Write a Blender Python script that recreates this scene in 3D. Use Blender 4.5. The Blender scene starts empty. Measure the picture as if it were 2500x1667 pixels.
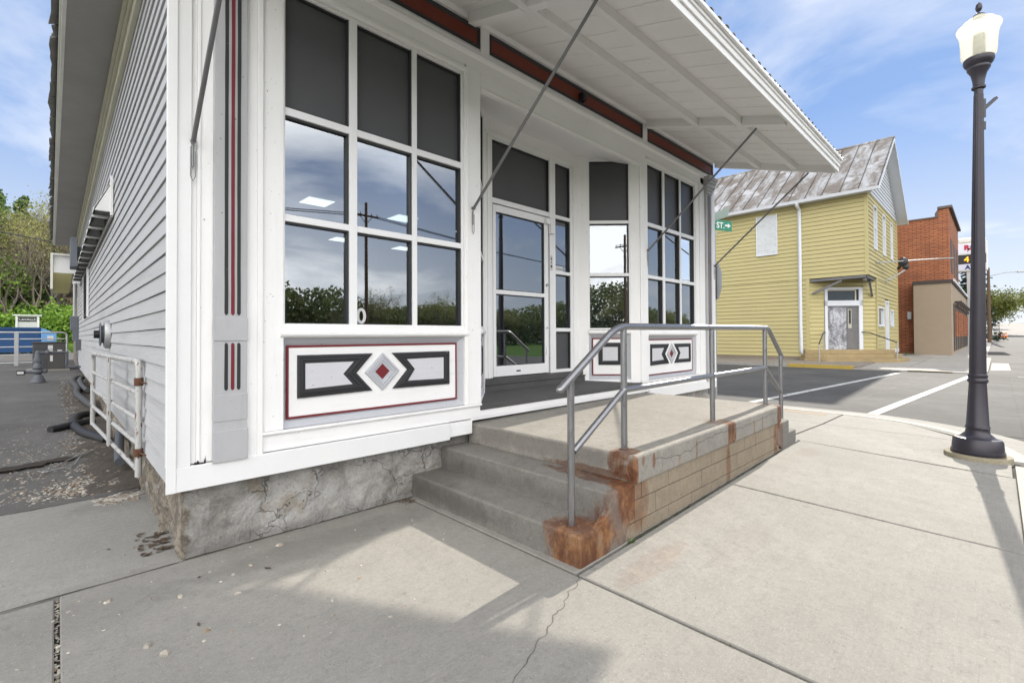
import bpy, bmesh, math, random
from mathutils import Vector, Matrix, noise as mnoise
R = math.radians
random.seed(7)
sc = bpy.context.scene
COL = sc.collection
# ---------------------------------------------------------------- camera
CAM = Vector((-.505, -3.504, 1.4))
yaw, pit, rol = R(45.906), R(.725), R(-.265)
d = Vector((math.cos(yaw), math.sin(yaw), 0)); rr = Vector((math.sin(yaw), -math.cos(yaw), 0)); zz = Vector((0, 0, 1))
F = d*math.cos(pit) + zz*math.sin(pit); U = -d*math.sin(pit) + zz*math.cos(pit)
RT = rr*math.cos(rol) + U*math.sin(rol); UP = -rr*math.sin(rol) + U*math.cos(rol)
cd = bpy.data.cameras.new('camera'); cam = bpy.data.objects.new('camera', cd); COL.objects.link(cam)
m = Matrix((RT, UP, -F)).transposed().to_4x4(); m.translation = CAM; cam.matrix_world = m
cd.sensor_width = 36; cd.lens = 36*1148.1/2500; cd.shift_y = -28.8/2500
cd.clip_start = .05; cd.clip_end = 3000
sc.camera = cam
# ---------------------------------------------------------------- light
SUN_EL = R(30.0); SUN_AZ = R(3.8)            # azimuth measured from +X towards +Y
sd = Vector((math.cos(SUN_EL)*math.cos(SUN_AZ), math.cos(SUN_EL)*math.sin(SUN_AZ), math.sin(SUN_EL)))
sl = bpy.data.lights.new('sun', 'SUN'); sl.energy = 3.9; sl.angle = R(.53); sl.color = (1, .93, .82)
so = bpy.data.objects.new('sun', sl); COL.objects.link(so)
so.rotation_euler = sd.to_track_quat('Z', 'Y').to_euler(); so.location = sd*40
SKY = .13
W = bpy.data.worlds.new('World'); sc.world = W; W.use_nodes = True
nt = W.node_tree; nt.nodes.clear(); L = nt.links.new
def wn(t, **k):
    n = nt.nodes.new(t)
    for a, b in k.items(): setattr(n, a, b)
    return n
sky = wn('ShaderNodeTexSky', sky_type='NISHITA', sun_disc=False, sun_elevation=SUN_EL,
         sun_rotation=R(90)-SUN_AZ, air_density=1.0, dust_density=.25, ozone_density=1.6, altitude=200)
tc = wn('ShaderNodeTexCoord'); sep = wn('ShaderNodeSeparateXYZ'); L(tc.outputs['Generated'], sep.inputs[0])
za = wn('ShaderNodeMath', operation='ADD'); L(sep.outputs[2], za.inputs[0]); za.inputs[1].default_value = .22
zm = wn('ShaderNodeMath', operation='MAXIMUM'); L(za.outputs[0], zm.inputs[0]); zm.inputs[1].default_value = .05
dx = wn('ShaderNodeMath', operation='DIVIDE'); L(sep.outputs[0], dx.inputs[0]); L(zm.outputs[0], dx.inputs[1])
dy = wn('ShaderNodeMath', operation='DIVIDE'); L(sep.outputs[1], dy.inputs[0]); L(zm.outputs[0], dy.inputs[1])
cb = wn('ShaderNodeCombineXYZ'); L(dx.outputs[0], cb.inputs[0]); L(dy.outputs[0], cb.inputs[1]); cb.inputs[2].default_value = 3.7
n1 = wn('ShaderNodeTexNoise'); n1.inputs['Scale'].default_value = .95; n1.inputs['Detail'].default_value = 9
n1.inputs['Roughness'].default_value = .56; n1.inputs['Distortion'].default_value = .35; L(cb.outputs[0], n1.inputs['Vector'])
cr = wn('ShaderNodeValToRGB'); cr.color_ramp.elements[0].position = .43; cr.color_ramp.elements[1].position = .68
cr.color_ramp.elements[0].color = (.05, .05, .05, 1); cr.color_ramp.elements[1].color = (.85, .85, .85, 1); L(n1.outputs[0], cr.inputs[0])
# thin veil low on the horizon
hz_ = wn('ShaderNodeMapRange'); L(sep.outputs[2], hz_.inputs[0]); hz_.inputs[1].default_value = 0; hz_.inputs[2].default_value = .42
hz_.inputs[3].default_value = .48; hz_.inputs[4].default_value = .0
mx_ = wn('ShaderNodeMath', operation='MAXIMUM'); L(cr.outputs[0], mx_.inputs[0]); L(hz_.outputs[0], mx_.inputs[1])
cmx = wn('ShaderNodeMix', data_type='RGBA'); L(mx_.outputs[0], cmx.inputs[0])
# even out the physical sky with a plain blue gradient (thin high haze), then lay the clouds over it
gr = wn('ShaderNodeValToRGB'); mz = wn('ShaderNodeMapRange'); L(sep.outputs[2], mz.inputs[0]); mz.inputs[1].default_value = 0; mz.inputs[2].default_value = .85
L(mz.outputs[0], gr.inputs[0]); gr.color_ramp.elements[0].color = (.66, .80, .98, 1); gr.color_ramp.elements[1].color = (.15, .35, .80, 1)
e_ = gr.color_ramp.elements.new(.35); e_.color = (.26, .50, 1.0, 1)
gm_ = wn('ShaderNodeVectorMath', operation='SCALE'); L(gr.outputs[0], gm_.inputs[0]); gm_.inputs['Scale'].default_value = 3.5
gain = wn('ShaderNodeMix', data_type='RGBA'); gain.inputs[0].default_value = .94
L(sky.outputs[0], gain.inputs[6]); L(gm_.outputs[0], gain.inputs[7])
L(gain.outputs[2], cmx.inputs[6])
# the cumulus opposite the sun (behind the camera) is thicker, and made extra bright as added fill for the shaded walls
bk = wn('ShaderNodeMapRange', interpolation_type='SMOOTHSTEP'); dt = wn('ShaderNodeVectorMath', operation='DOT_PRODUCT'); L(tc.outputs['Generated'], dt.inputs[0]); dt.inputs[1].default_value = (-.72, -.69, 0); L(dt.outputs['Value'], bk.inputs[0]); bk.inputs[1].default_value = -.12; bk.inputs[2].default_value = .55
ccol = wn('ShaderNodeMix', data_type='RGBA'); L(bk.outputs[0], ccol.inputs[0]); ccol.inputs[6].default_value = (5.0, 5.05, 5.15, 1); ccol.inputs[7].default_value = (18.5, 18.1, 17.6, 1)
L(ccol.outputs[2], cmx.inputs[7])
cov = wn('ShaderNodeMath', operation='MULTIPLY'); L(bk.outputs[0], cov.inputs[0]); cov.inputs[1].default_value = .13
na = wn('ShaderNodeMath', operation='ADD'); L(n1.outputs[0], na.inputs[0]); L(cov.outputs[0], na.inputs[1]); L(na.outputs[0], cr.inputs[0])
bg = wn('ShaderNodeBackground'); L(cmx.outputs[2], bg.inputs[0]); bg.inputs[1].default_value = SKY
wo = wn('ShaderNodeOutputWorld'); L(bg.outputs[0], wo.inputs[0])
sc.view_settings.view_transform = 'Standard'; sc.view_settings.look = 'None'
sc.view_settings.exposure = 0.86; sc.view_settings.gamma = 1
sc.render.engine = 'CYCLES'
sc.cycles.max_bounces = 8; sc.cycles.transparent_max_bounces = 12
# ---------------------------------------------------------------- helpers: materials
class T:
    def __init__(s, name):
        s.m = bpy.data.materials.new(name); s.m.use_nodes = True; s.t = s.m.node_tree; s.t.nodes.clear()
        s.out = s.t.nodes.new('ShaderNodeOutputMaterial'); s._pos = None
    def n(s, t, **k):
        x = s.t.nodes.new(t)
        for a, b in k.items(): setattr(x, a, b)
        return x
    def put(s, sock, v):
        if isinstance(v, bpy.types.NodeSocket): s.t.links.new(v, sock)
        elif v is not None:
            if isinstance(v, (tuple, list)) and len(v) == 3 and sock.type == 'RGBA': v = tuple(v)+(1,)
            sock.default_value = v
    @property
    def pos(s):
        if s._pos is None: s._pos = s.n('ShaderNodeNewGeometry').outputs['Position']
        return s._pos
    def vmul(s, v, k):
        x = s.n('ShaderNodeVectorMath', operation='MULTIPLY'); s.put(x.inputs[0], v); x.inputs[1].default_value = k; return x.outputs[0]
    def vadd(s, v, k):
        x = s.n('ShaderNodeVectorMath', operation='ADD'); s.put(x.inputs[0], v); s.put(x.inputs[1], k); return x.outputs[0]
    def noise(s, sc_, det=4, rg=.55, vec=None, dist=0, col=False):
        x = s.n('ShaderNodeTexNoise'); s.put(x.inputs['Vector'], vec if vec is not None else s.pos)
        x.inputs['Scale'].default_value = sc_; x.inputs['Detail'].default_value = det; x.inputs['Roughness'].default_value = rg
        x.inputs['Distortion'].default_value = dist; return x.outputs[1 if col else 0]
    def vor(s, sc_, vec=None, feat='F1', rnd=1):
        x = s.n('ShaderNodeTexVoronoi', feature=feat); s.put(x.inputs['Vector'], vec if vec is not None else s.pos)
        x.inputs['Scale'].default_value = sc_; x.inputs['Randomness'].default_value = rnd; return x.outputs[0]
    def ramp(s, f, a, b, lo=0., hi=1.):
        x = s.n('ShaderNodeMapRange', interpolation_type='SMOOTHSTEP'); s.put(x.inputs[0], f)
        for i, v in enumerate((a, b, lo, hi)): x.inputs[i+1].default_value = v
        return x.outputs[0]
    def mix(s, f, a, b, bt='MIX'):
        x = s.n('ShaderNodeMix', data_type='RGBA', blend_type=bt); s.put(x.inputs[0], f); s.put(x.inputs[6], a); s.put(x.inputs[7], b); return x.outputs[2]
    def math(s, op, a, b=None):
        x = s.n('ShaderNodeMath', operation=op); s.put(x.inputs[0], a)
        if b is not None: s.put(x.inputs[1], b)
        return x.outputs[0]
    def xyz(s, i):
        x = s.n('ShaderNodeSeparateXYZ'); s.put(x.inputs[0], s.pos); return x.outputs[i]
    def spot(s, c, rad, wob=.35, ns=9, soft=.45, inv=None):
        """irregular blob round a world point: a stain with a shape of its own"""
        p = s.vadd(s.pos, tuple(-v for v in c)); p = s.vmul(p, tuple(1/v for v in rad))
        ln = s.n('ShaderNodeVectorMath', operation='LENGTH'); s.put(ln.inputs[0], p)
        nn = s.noise(ns, 5, .68, s.vmul(s.pos, (1, 1, .35)) if inv else None); nn = s.math('MULTIPLY', s.math('SUBTRACT', nn, .5), wob*2.4)
        return s.ramp(s.math('ADD', ln.outputs['Value'], nn), 1.0, 1.0-soft)
    def bsdf(s, col, rough=.6, bump=None, bs=.3, bd=.01, metal=0, spec=.4, **k):
        x = s.n('ShaderNodeBsdfPrincipled'); s.put(x.inputs['Base Color'], col); s.put(x.inputs['Roughness'], rough)
        x.inputs['Metallic'].default_value = metal; x.inputs['Specular IOR Level'].default_value = spec
        for a, b in k.items(): s.put(x.inputs[a.replace('_', ' ')], b)
        if bump is not None:
            b = s.n('ShaderNodeBump'); b.inputs['Strength'].default_value = bs; b.inputs['Distance'].default_value = bd
            s.put(b.inputs['Height'], bump); s.t.links.new(b.outputs[0], x.inputs['Normal'])
        s.t.links.new(x.outputs[0], s.out.inputs[0]); return x
def sh(c, k): return tuple(v*k for v in c)
def plain(name, c, rough=.5, var=.15, vs=2.5, bump=.12, bsc=60, metal=0, spec=.4, stretch=(1, 1, 1)):
    t = T(name); v = t.vmul(t.pos, stretch)
    n = t.noise(vs, 6, .6, v); f = t.noise(bsc, 3, .6, v)
    c2 = t.mix(n, sh(c, 1-var), sh(c, 1+var*.6)); c2 = t.mix(t.ramp(f, .35, .75, 0, .3), c2, sh(c, 1-var*.8))
    t.bsdf(c2, rough, f, bump, .006, metal, spec); return t.m
def painted(name, c, grain='z', wear=.3, rough=.55, var=.1, flake=None):
    """old brushed paint on wood: ridges along the grain, grime, a few chips"""
    t = T(name); st = {'z': (1, 1, .09), 'x': (.09, 1, 1), 'y': (1, .07, 1)}[grain]
    g1 = t.noise(90, 4, .65, t.vmul(t.pos, st)); g2 = t.noise(24, 5, .6, t.vmul(t.pos, st)); big = t.noise(1.6, 5, .6)
    pa = t.vor(28, t.vadd(t.pos, t.noise(14, 2, .5, None, 0, True)), 'DISTANCE_TO_EDGE')
    c2 = t.mix(big, sh(c, 1-var), sh(c, 1+var*.5)); c2 = t.mix(t.ramp(g2, .52, .78, 0, wear), c2, sh(c, .72))
    spk = t.ramp(t.noise(38, 2, .5), .735, .76)
    c2 = t.mix(spk, c2, flake or sh(c, .45)); peel = t.ramp(t.noise(8.5, 6, .72, t.vmul(t.pos, st)), .69, .705); c2 = t.mix(t.math('MULTIPLY', peel, .5), c2, sh(c, .6))
    h = t.math('ADD', t.math('MULTIPLY', g1, .5), t.math('ADD', g2, t.ramp(pa, 0, .05, 0, .25)))
    t.bsdf(c2, rough, h, .42, .006, 0, .35); return t.m
# ---------------------------------------------------------------- helpers: meshes
class MB:
    def __init__(s): s.v = []; s.f = []; s.mi = []; s.cur = 0
    def add(s, vs, fs):
        b = len(s.v); s.v += [tuple(p) for p in vs]; s.f += [tuple(i+b for i in f) for f in fs]; s.mi += [s.cur]*len(fs); return s
    def box(s, x0, x1, y0, y1, z0, z1):
        return s.add([(x0,y0,z0),(x1,y0,z0),(x1,y1,z0),(x0,y1,z0),(x0,y0,z1),(x1,y0,z1),(x1,y1,z1),(x0,y1,z1)],
                     [(0,3,2,1),(4,5,6,7),(0,1,5,4),(1,2,6,5),(2,3,7,6),(3,0,4,7)])
    def obox(s, c, ax, ay, az, hx, hy, hz):
        c = Vector(c); a, b, e = Vector(ax).normalized()*hx, Vector(ay).normalized()*hy, Vector(az).normalized()*hz
        P = [c+a*i+b*j+e*k for k in (-1, 1) for i, j in ((-1,-1),(1,-1),(1,1),(-1,1))]
        return s.add(P, [(0,3,2,1),(4,5,6,7),(0,1,5,4),(1,2,6,5),(2,3,7,6),(3,0,4,7)])
    def beam(s, p, q, w, h, up=(0,0,1)):
        p, q = Vector(p), Vector(q); a = q-p; u = Vector(up); sx = a.cross(u).normalized(); u = sx.cross(a).normalized()
        return s.obox((p+q)/2, a, sx, u, a.length/2, w/2, h/2)
    def prism(s, pts, ext):
        """planar polygon pts (3-D) pushed along vector ext"""
        n = len(pts); e = Vector(ext); P = [Vector(p) for p in pts]; Q = [p+e for p in P]
        return s.add(P+Q, [tuple(range(n-1, -1, -1)), tuple(range(n, 2*n))]+[(i, (i+1) % n, n+(i+1) % n, n+i) for i in range(n)])
    def quad(s, a, b, c, d_): return s.add([a, b, c, d_], [(0, 1, 2, 3)])
    def tube(s, pts, rad, n=10, cap=True):
        P = [Vector(p) for p in pts]; rad = rad if isinstance(rad, (list, tuple)) else [rad]*len(P)
        base = len(s.v); prev = None; vs = []; fs = []
        for i, p in enumerate(P):
            a = (P[min(i+1, len(P)-1)]-P[max(i-1, 0)]).normalized()
            if prev is None:
                u = a.cross(Vector((0, 0, 1)))
                if u.length < .1: u = a.cross(Vector((1, 0, 0)))
                u.normalize()
            else: u = (prev-a*prev.dot(a)).normalized()
            prev = u; w = a.cross(u)
            for k in range(n):
                t = 2*math.pi*k/n; vs.append(p+(u*math.cos(t)+w*math.sin(t))*rad[i])
        for i in range(len(P)-1):
            for k in range(n):
                a0 = i*n+k; a1 = i*n+(k+1) % n; fs.append((a0, a1, a1+n, a0+n))
        if cap: fs.append(tuple(range(n-1, -1, -1))); fs.append(tuple((len(P)-1)*n+k for k in range(n)))
        return s.add(vs, fs)
    def lathe(s, prof, c=(0, 0, 0), n=32, a0=0, a1=2*math.pi):
        full = abs(a1-a0-2*math.pi) < 1e-6; k = n if full else n+1; vs = []; fs = []
        for r_, z in prof:
            for i in range(k):
                t = a0+(a1-a0)*i/n; vs.append((c[0]+r_*math.cos(t), c[1]+r_*math.sin(t), c[2]+z))
        for j in range(len(prof)-1):
            for i in range(n):
                i2 = (i+1) % k; fs.append((j*k+i, j*k+i2, (j+1)*k+i2, (j+1)*k+i))
        return s.add(vs, fs)
    def ball(s, c, r, n=12, sq=(1, 1, 1)):
        pr = [(r*math.sin(math.pi*j/8), -r*math.cos(math.pi*j/8)) for j in range(9)]
        b = len(s.v); s.lathe(pr, (0, 0, 0), n)
        s.v[b:] = [(c[0]+x*sq[0], c[1]+y*sq[1], c[2]+z*sq[2]) for x, y, z in s.v[b:]]; return s
def obj(name, mb, mat, parent=None, bevel=0, smooth=False, origin=None, label=None):
    o_ = Vector((0, 0, 0))
    if parent is not None: o_ = parent['_w'] if '_w' in parent else Vector((0, 0, 0)); o_ = Vector(o_)
    elif origin is not None: o_ = Vector(origin)
    me = bpy.data.meshes.new(name); me.from_pydata([tuple(Vector(v)-o_) for v in mb.v], [], mb.f)
    mats = mat if isinstance(mat, (list, tuple)) else [mat]
    for q in mats: me.materials.append(q)
    if len(mats) > 1: me.polygons.foreach_set('material_index', mb.mi)
    bm = bmesh.new(); bm.from_mesh(me); bmesh.ops.recalc_face_normals(bm, faces=bm.faces); bm.to_mesh(me); bm.free()
    if smooth:
        me.polygons.foreach_set('use_smooth', [True]*len(me.polygons)); me.set_sharp_from_angle(angle=R(38))
    me.update(); o = bpy.data.objects.new(name, me); COL.objects.link(o)
    if parent is not None: o.parent = parent; o['_w'] = tuple(o_)
    elif origin is not None: o.location = origin; o['_w'] = tuple(o_)
    if bevel:
        b = o.modifiers.new('bevel', 'BEVEL'); b.width = bevel; b.segments = 2; b.limit_method = 'ANGLE'; b.angle_limit = R(40)
        b.harden_normals = False
    if label: o['label'] = label
    return o
def thing(name, label, cat, loc=(0, 0, 0), group=None):
    o = bpy.data.objects.new(name, None); COL.objects.link(o); o.empty_display_size = .2
    o.location = loc; o['_w'] = tuple(loc); o['label'] = label; o['category'] = cat
    if group: o['group'] = group
    return o
def tag(o, label, cat, group=None):
    o['label'] = label; o['category'] = cat
    if group: o['group'] = group
    return o
def struct(name, mb, mat, **k):
    o = obj(name, mb, mat, **k); o['kind'] = 'structure'; return o
def stuff(name, mb, mat, label, cat, **k):
    o = obj(name, mb, mat, **k); o['kind'] = 'stuff'; o['label'] = label; o['category'] = cat; return o
def dup(root, loc, rotz=0, scale=1, label=None, group=None):
    r = root.copy(); COL.objects.link(r); r.location = loc; r.rotation_euler = (0, 0, rotz); r.scale = (scale,)*3
    if label: r['label'] = label
    if group: r['group'] = group
    for ch in list(root.children):
        c = ch.copy(); COL.objects.link(c); c.parent = r
        for g in ch.children:
            e = g.copy(); COL.objects.link(e); e.parent = c
    return r
def text(name, body, size, mat, parent, M, ext=.002, align='LEFT', bold=0):
    cu = bpy.data.curves.new(name, 'FONT'); cu.body = body; cu.size = size; cu.extrude = ext; cu.align_x = align; cu.offset = bold
    o = bpy.data.objects.new(name, cu); COL.objects.link(o); bpy.context.view_layer.update()
    me = bpy.data.meshes.new_from_object(o.evaluated_get(bpy.context.evaluated_depsgraph_get()))
    COL.objects.unlink(o); bpy.data.objects.remove(o)
    w = Vector(parent['_w']) if parent is not None and '_w' in parent else Vector((0, 0, 0))
    me.transform(Matrix.Translation(-w) @ M); me.materials.clear(); me.materials.append(mat)
    q = bpy.data.objects.new(name, me); COL.objects.link(q); q.parent = parent; q['_w'] = tuple(w); return q
def frameM(o, ax, ay):
    ax = Vector(ax).normalized(); ay = Vector(ay).normalized(); az = ax.cross(ay)
    M_ = Matrix((ax, ay, az)).transposed().to_4x4(); M_.translation = Vector(o); return M_
def rnd(a, b): return random.uniform(a, b)
# ---------------------------------------------------------------- materials
WHITE = (.85, .845, .835)
m_white = painted('white_paint_vertical', WHITE, 'z', .22, .5, .09)
m_whitex = painted('white_paint_horizontal', WHITE, 'x', .22, .5, .09)
m_whitey = painted('white_paint_soffit', (.86, .855, .84), 'y', .14, .55, .07)
m_vinyl = plain('white_vinyl_trim', (.76, .76, .755), .4, .09, 2.2, .06, 30)
m_alum = plain('white_aluminium', (.78, .78, .78), .35, .04, 2, .02, 60, 0, .5)
m_tinr = plain('grey_ribbed_roof_metal', (.36, .35, .33), .5, .3, 4, .1, 40, .4)
m_gray = painted('grey_paint_pilaster', (.44, .44, .45), 'z', .6, .6, .2)
m_grayx = painted('grey_paint_panel', (.46, .47, .50), 'x', .2, .6, .08)
m_lite = painted('pale_grey_paint_panel', (.60, .60, .625), 'x', .25, .6, .06)
m_black = painted('charcoal_paint', (.032, .033, .035), 'x', .5, .55, .3, (.2, .2, .2))
m_blackz = painted('charcoal_paint_groove', (.028, .030, .030), 'z', .4, .6, .3, (.12, .12, .12))
m_red = painted('dark_red_paint', (.17, .018, .024), 'x', .2, .55, .15)
m_redz = painted('dark_red_paint_groove', (.165, .016, .026), 'z', .2, .55, .15)
m_fred = painted('fascia_red_paint', (.17, .035, .018), 'x', .2, .5, .12)
m_gask = plain('dark_window_gasket', (.03, .032, .035), .5)
m_rod = plain('grey_steel_rod', (.20, .20, .205), .42, .2, 12, .1, 90, .55)
def mk_siding(name, c, ax):
    t = T(name); st = {'y': (1, .05, 1), 'x': (.05, 1, 1)}[ax]
    g = t.noise(70, 5, .65, t.vmul(t.pos, st)); w = t.noise(9, 5, .6, t.vmul(t.pos, st)); big = t.noise(.9, 5, .6)
    wr = t.noise(26, 3, .6, t.vmul(t.pos, (1, .35, 1)), .8)
    c2 = t.mix(big, sh(c, .88), sh(c, 1.06)); c2 = t.mix(t.ramp(w, .48, .74, 0, .42), c2, sh(c, .62)); c2 = t.mix(t.ramp(t.noise(2.3, 6, .7, t.vmul(t.pos, (1, .5, 1)), .5), .56, .72, 0, .35), c2, sh(c, .7))
    c2 = t.mix(t.ramp(g, .70, .76, 0, .5), c2, sh(c, .5))
    t.bsdf(c2, .6, t.math('ADD', t.math('ADD', g, w), wr), .5, .006); return t.m
m_siding = mk_siding('grey_clapboard_paint', (.455, .455, .46), 'y')
m_back = plain('dark_gap', (.03, .03, .032), .9)
# glass: clear sheet whose reflection rises towards grazing angles
def mk_glass(name, base=.28, tint=(.62, .68, .70)):
    t = T(name); tr = t.n('ShaderNodeBsdfTransparent'); t.put(tr.inputs[0], tint)
    gl = t.n('ShaderNodeBsdfGlossy'); t.put(gl.inputs[0], (.90, .95, 1.0)); gl.inputs['Roughness'].default_value = .0
    b = t.n('ShaderNodeBump'); b.inputs['Strength'].default_value = .012; b.inputs['Distance'].default_value = .02
    t.put(b.inputs['Height'], t.noise(1.3, 2, .5)); t.t.links.new(b.outputs[0], gl.inputs['Normal'])
    fr = t.n('ShaderNodeFresnel'); fr.inputs[0].default_value = 1.55
    f = t.math('MINIMUM', t.math('ADD', t.math('MULTIPLY', fr.outputs[0], 1.15), base), .95)
    mx = t.n('ShaderNodeMixShader'); t.put(mx.inputs[0], f); t.t.links.new(tr.outputs[0], mx.inputs[1]); t.t.links.new(gl.outputs[0], mx.inputs[2])
    t.t.links.new(mx.outputs[0], t.out.inputs[0]); return t.m
m_glass = mk_glass('window_glass', .23)
def mk_dark():
    t = T('dark_spandrel_panel'); n = t.noise(2, 4); sp = t.ramp(t.noise(120, 2, .5), .74, .78)
    c = t.mix(n, (.060, .062, .066), (.082, .083, .085)); c = t.mix(sp, c, (.22, .22, .22))
    t.bsdf(c, .42, t.noise(200, 2), .08, .002, 0, .35); return t.m
m_dark = mk_dark()
def emis(name, c, s):
    t = T(name); e = t.n('ShaderNodeEmission'); t.put(e.inputs[0], c); e.inputs[1].default_value = s
    t.t.links.new(e.outputs[0], t.out.inputs[0]); return t.m
m_inner = plain('interior_wall_paint', (.26, .30, .35), .8)
m_floor_in = plain('interior_floor', (.10, .09, .08), .6)
m_tube = emis('fluorescent_diffuser', (.95, 1, .88), .85)
# concrete
def mk_conc(name, c=(.36, .345, .31), rust=(), rough=.85, broom=None, pits=1., dark=(), slab_tone=False):
    t = T(name); big = t.noise(.55, 6, .62); mid = t.noise(4.5, 6, .65); fine = t.noise(110, 4, .75); gr = t.noise(260, 2, .6); md2 = t.noise(17, 5, .7)
    c2 = t.mix(t.ramp(big, .3, .7), sh(c, .84), sh(c, 1.10)); c2 = t.mix(t.ramp(mid, .35, .75, 0, .65), c2, sh(c, .76)); c2 = t.mix(t.ramp(md2, .46, .74, 0, .6), c2, sh(c, .66)); g3 = t.noise(52, 3, .75); c2 = t.mix(t.ramp(g3, .50, .72, 0, .5), c2, sh(c, .60)); c2 = t.mix(t.ramp(g3, .48, .28, 0, .35), c2, sh(c, 1.3))
    c2 = t.mix(t.ramp(fine, .52, .80, 0, .85), c2, sh(c, .58)); c2 = t.mix(t.ramp(gr, .58, .78, 0, .7), c2, sh(c, 1.38))
    ag = t.vor(95); sel = t.ramp(t.noise(33, 2, .5), .5, .62)
    c2 = t.mix(t.math('MULTIPLY', t.ramp(ag, .22, .12, 0, .75), sel), c2, (.56, .52, .45))
    pt = t.math('MULTIPLY', t.ramp(t.vor(46, t.vadd(t.pos, (3, 1, 7))), .16, .10), t.ramp(t.noise(7, 3, .6), .5, .62))
    c2 = t.mix(t.math('MULTIPLY', pt, .7*pits), c2, sh(c, .25))
    h = t.math('ADD', t.math('MULTIPLY', fine, .8), t.math('MULTIPLY', mid, 1.0)); h = t.math('SUBTRACT', h, t.math('MULTIPLY', pt, .8))
    if slab_tone:
        fx = t.math('FLOOR', t.math('DIVIDE', t.math('ADD', t.xyz(0), .495), 2.218)); wv = t.n('ShaderNodeTexWhiteNoise', noise_dimensions='2D'); cx = t.n('ShaderNodeCombineXYZ')
        t.put(cx.inputs[0], fx); t.put(cx.inputs[1], t.math('FLOOR', t.math('DIVIDE', t.math('ADD', t.xyz(1), 1.77), 1.85))); t.put(wv.inputs['Vector'], cx.outputs[0])
        c2 = t.mix(t.ramp(wv.outputs[0], 0, 1, 0, .22), c2, sh(c, .78))
        gum = t.math('MULTIPLY', t.ramp(t.vor(2.6, t.vadd(t.pos, t.vmul(t.noise(9, 2, .5, None, 0, True), (.06, .06, .06)))), .075, .060), t.ramp(t.noise(.8, 1), .48, .54)); c2 = t.mix(t.math('MULTIPLY', gum, .38), c2, sh(c, .4))
        oil = t.ramp(t.noise(1.7, 5, .7, t.vadd(t.pos, (7, 3, 0)), .6), .60, .74, 0, .38); c2 = t.mix(oil, c2, sh(c, .62))
    if broom:
        st = t.noise(70, 3, .6, t.vmul(t.pos, broom)); c2 = t.mix(t.ramp(st, .55, .8, 0, .35), c2, sh(c, .6)); h = t.math('ADD', h, t.math('MULTIPLY', st, .9))
    for (p, r_, k) in dark:
        c2 = t.mix(t.math('MULTIPLY', t.spot(p, r_, .5, 6, .6), k), c2, sh(c, .38))
    if rust:
        rn = t.noise(17, 6, .72, t.vmul(t.pos, (1, 1, .38)), .4); rm = t.noise(6, 5, .65)
        for (p, r_, k, core) in rust:
            s_ = t.spot(p, r_, .40, 11, .30, True)
            rc = t.mix(t.ramp(t.math('ADD', t.math('MULTIPLY', rn, .5), t.math('MULTIPLY', rm, .5)), .34, .55), (.33, .15, .045), (.12, .043, .017)); rc = t.mix(t.ramp(fine, .5, .75, 0, .6), rc, (.08, .035, .02))
            rc = t.mix(core, rc, (.05, .02, .013))
            c2 = t.mix(t.math('MULTIPLY', t.math('MULTIPLY', s_, k), t.ramp(rn, .30, .52, .55, 1.)), c2, rc)
    t.bsdf(c2, rough, h, .55, .006, 0, .25); return t.m
m_conc = mk_conc('sidewalk_concrete', (.268, .256, .230), broom=(.05, 1, 1), slab_tone=True,
    rust=(((2.12, -2.02, 0), (.42, .11, .5), .16, 0), ((1.3, -3.3, 0), (.6, .3, .5), .08, 0), ((5.6, -2.0, 0), (.3, .12, .5), .12, 0), ((2.8, -2.3, 0), (.5, .15, .5), .06, 0)),
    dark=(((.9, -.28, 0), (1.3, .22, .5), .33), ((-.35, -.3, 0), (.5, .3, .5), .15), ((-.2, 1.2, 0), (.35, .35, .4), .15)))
m_apron = mk_conc('apron_concrete', (.285, .275, .25), broom=(.05, 1, 1), dark=(((-.1, 1.7, 0), (.5, .25, .4), .3),))
m_curb = mk_conc('curb_concrete', (.40, .385, .345))
z0 = -1.75
m_step = mk_conc('step_concrete', (.185, .176, .16), pits=1,
    rust=(((1.86, -1.72, .12), (.27, .34, .30), .85, .12), ((1.85, -1.7, .0), (.15, .25, .2), .5, .35), ((2.33, -1.72, .30), (.22, .17, .20), .85, .05), ((2.36, -1.66, .40), (.06, .40, .07), .9, .6),
          ((2.33, -1.60, .46), (.05, .20, .17), .8, .45), ((2.28, -1.5, .38), (.10, .55, .05), .7, .6), ((2.42, -1.78, .48), (.09, .1, .17), .6, 0), ((2.60, -1.78, .47), (.045, .1, .12), .55, 0),
          ((2.43, -1.64, .58), (.14, .12, .05), .65, .2), ((4.0, -1.62, .58), (.16, .15, .05), .4, .2), ((4.04, -1.77, .48), (.11, .1, .22), .9, .35), ((3.99, -1.77, .20), (.05, .1, .24), .45, 0), ((5.42, -1.77, .48), (.10, .1, .20), .85, .3), ((5.35, -1.77, .2), (.06, .1, .25), .6, 0), ((5.5, -1.77, .22), (.07, .1, .3), .55, .1),
          ((3.3, -1.77, .45), (.02, .1, .10), .5, 0), ((4.62, -1.77, .45), (.025, .1, .11), .5, 0), ((4.86, -1.77, .46), (.02, .1, .10), .5, 0), ((2.2, -1.77, .25), (.3, .1, .3), .45, 0)),
    dark=(((1.8, -.5, .1), (.12, .9, .12), .55), ((2.1, -.8, .25), (.1, 1.2, .10), .3), ((1.9, -.1, .1), (.4, .35, .3), .35)))
m_block = mk_conc('concrete_block', (.25, .205, .15), pits=.5,
    rust=(((3.99, -1.76, .20), (.06, .1, .25), .55, 0), ((5.32, -1.76, .2), (.08, .1, .25), .7, .1), ((2.4, -1.76, .3), (.18, .1, .3), .5, 0), ((4.7, -1.76, .3), (.03, .1, .15), .25, 0)))
m_mortar = plain('mortar', (.055, .05, .045), .9)
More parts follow.
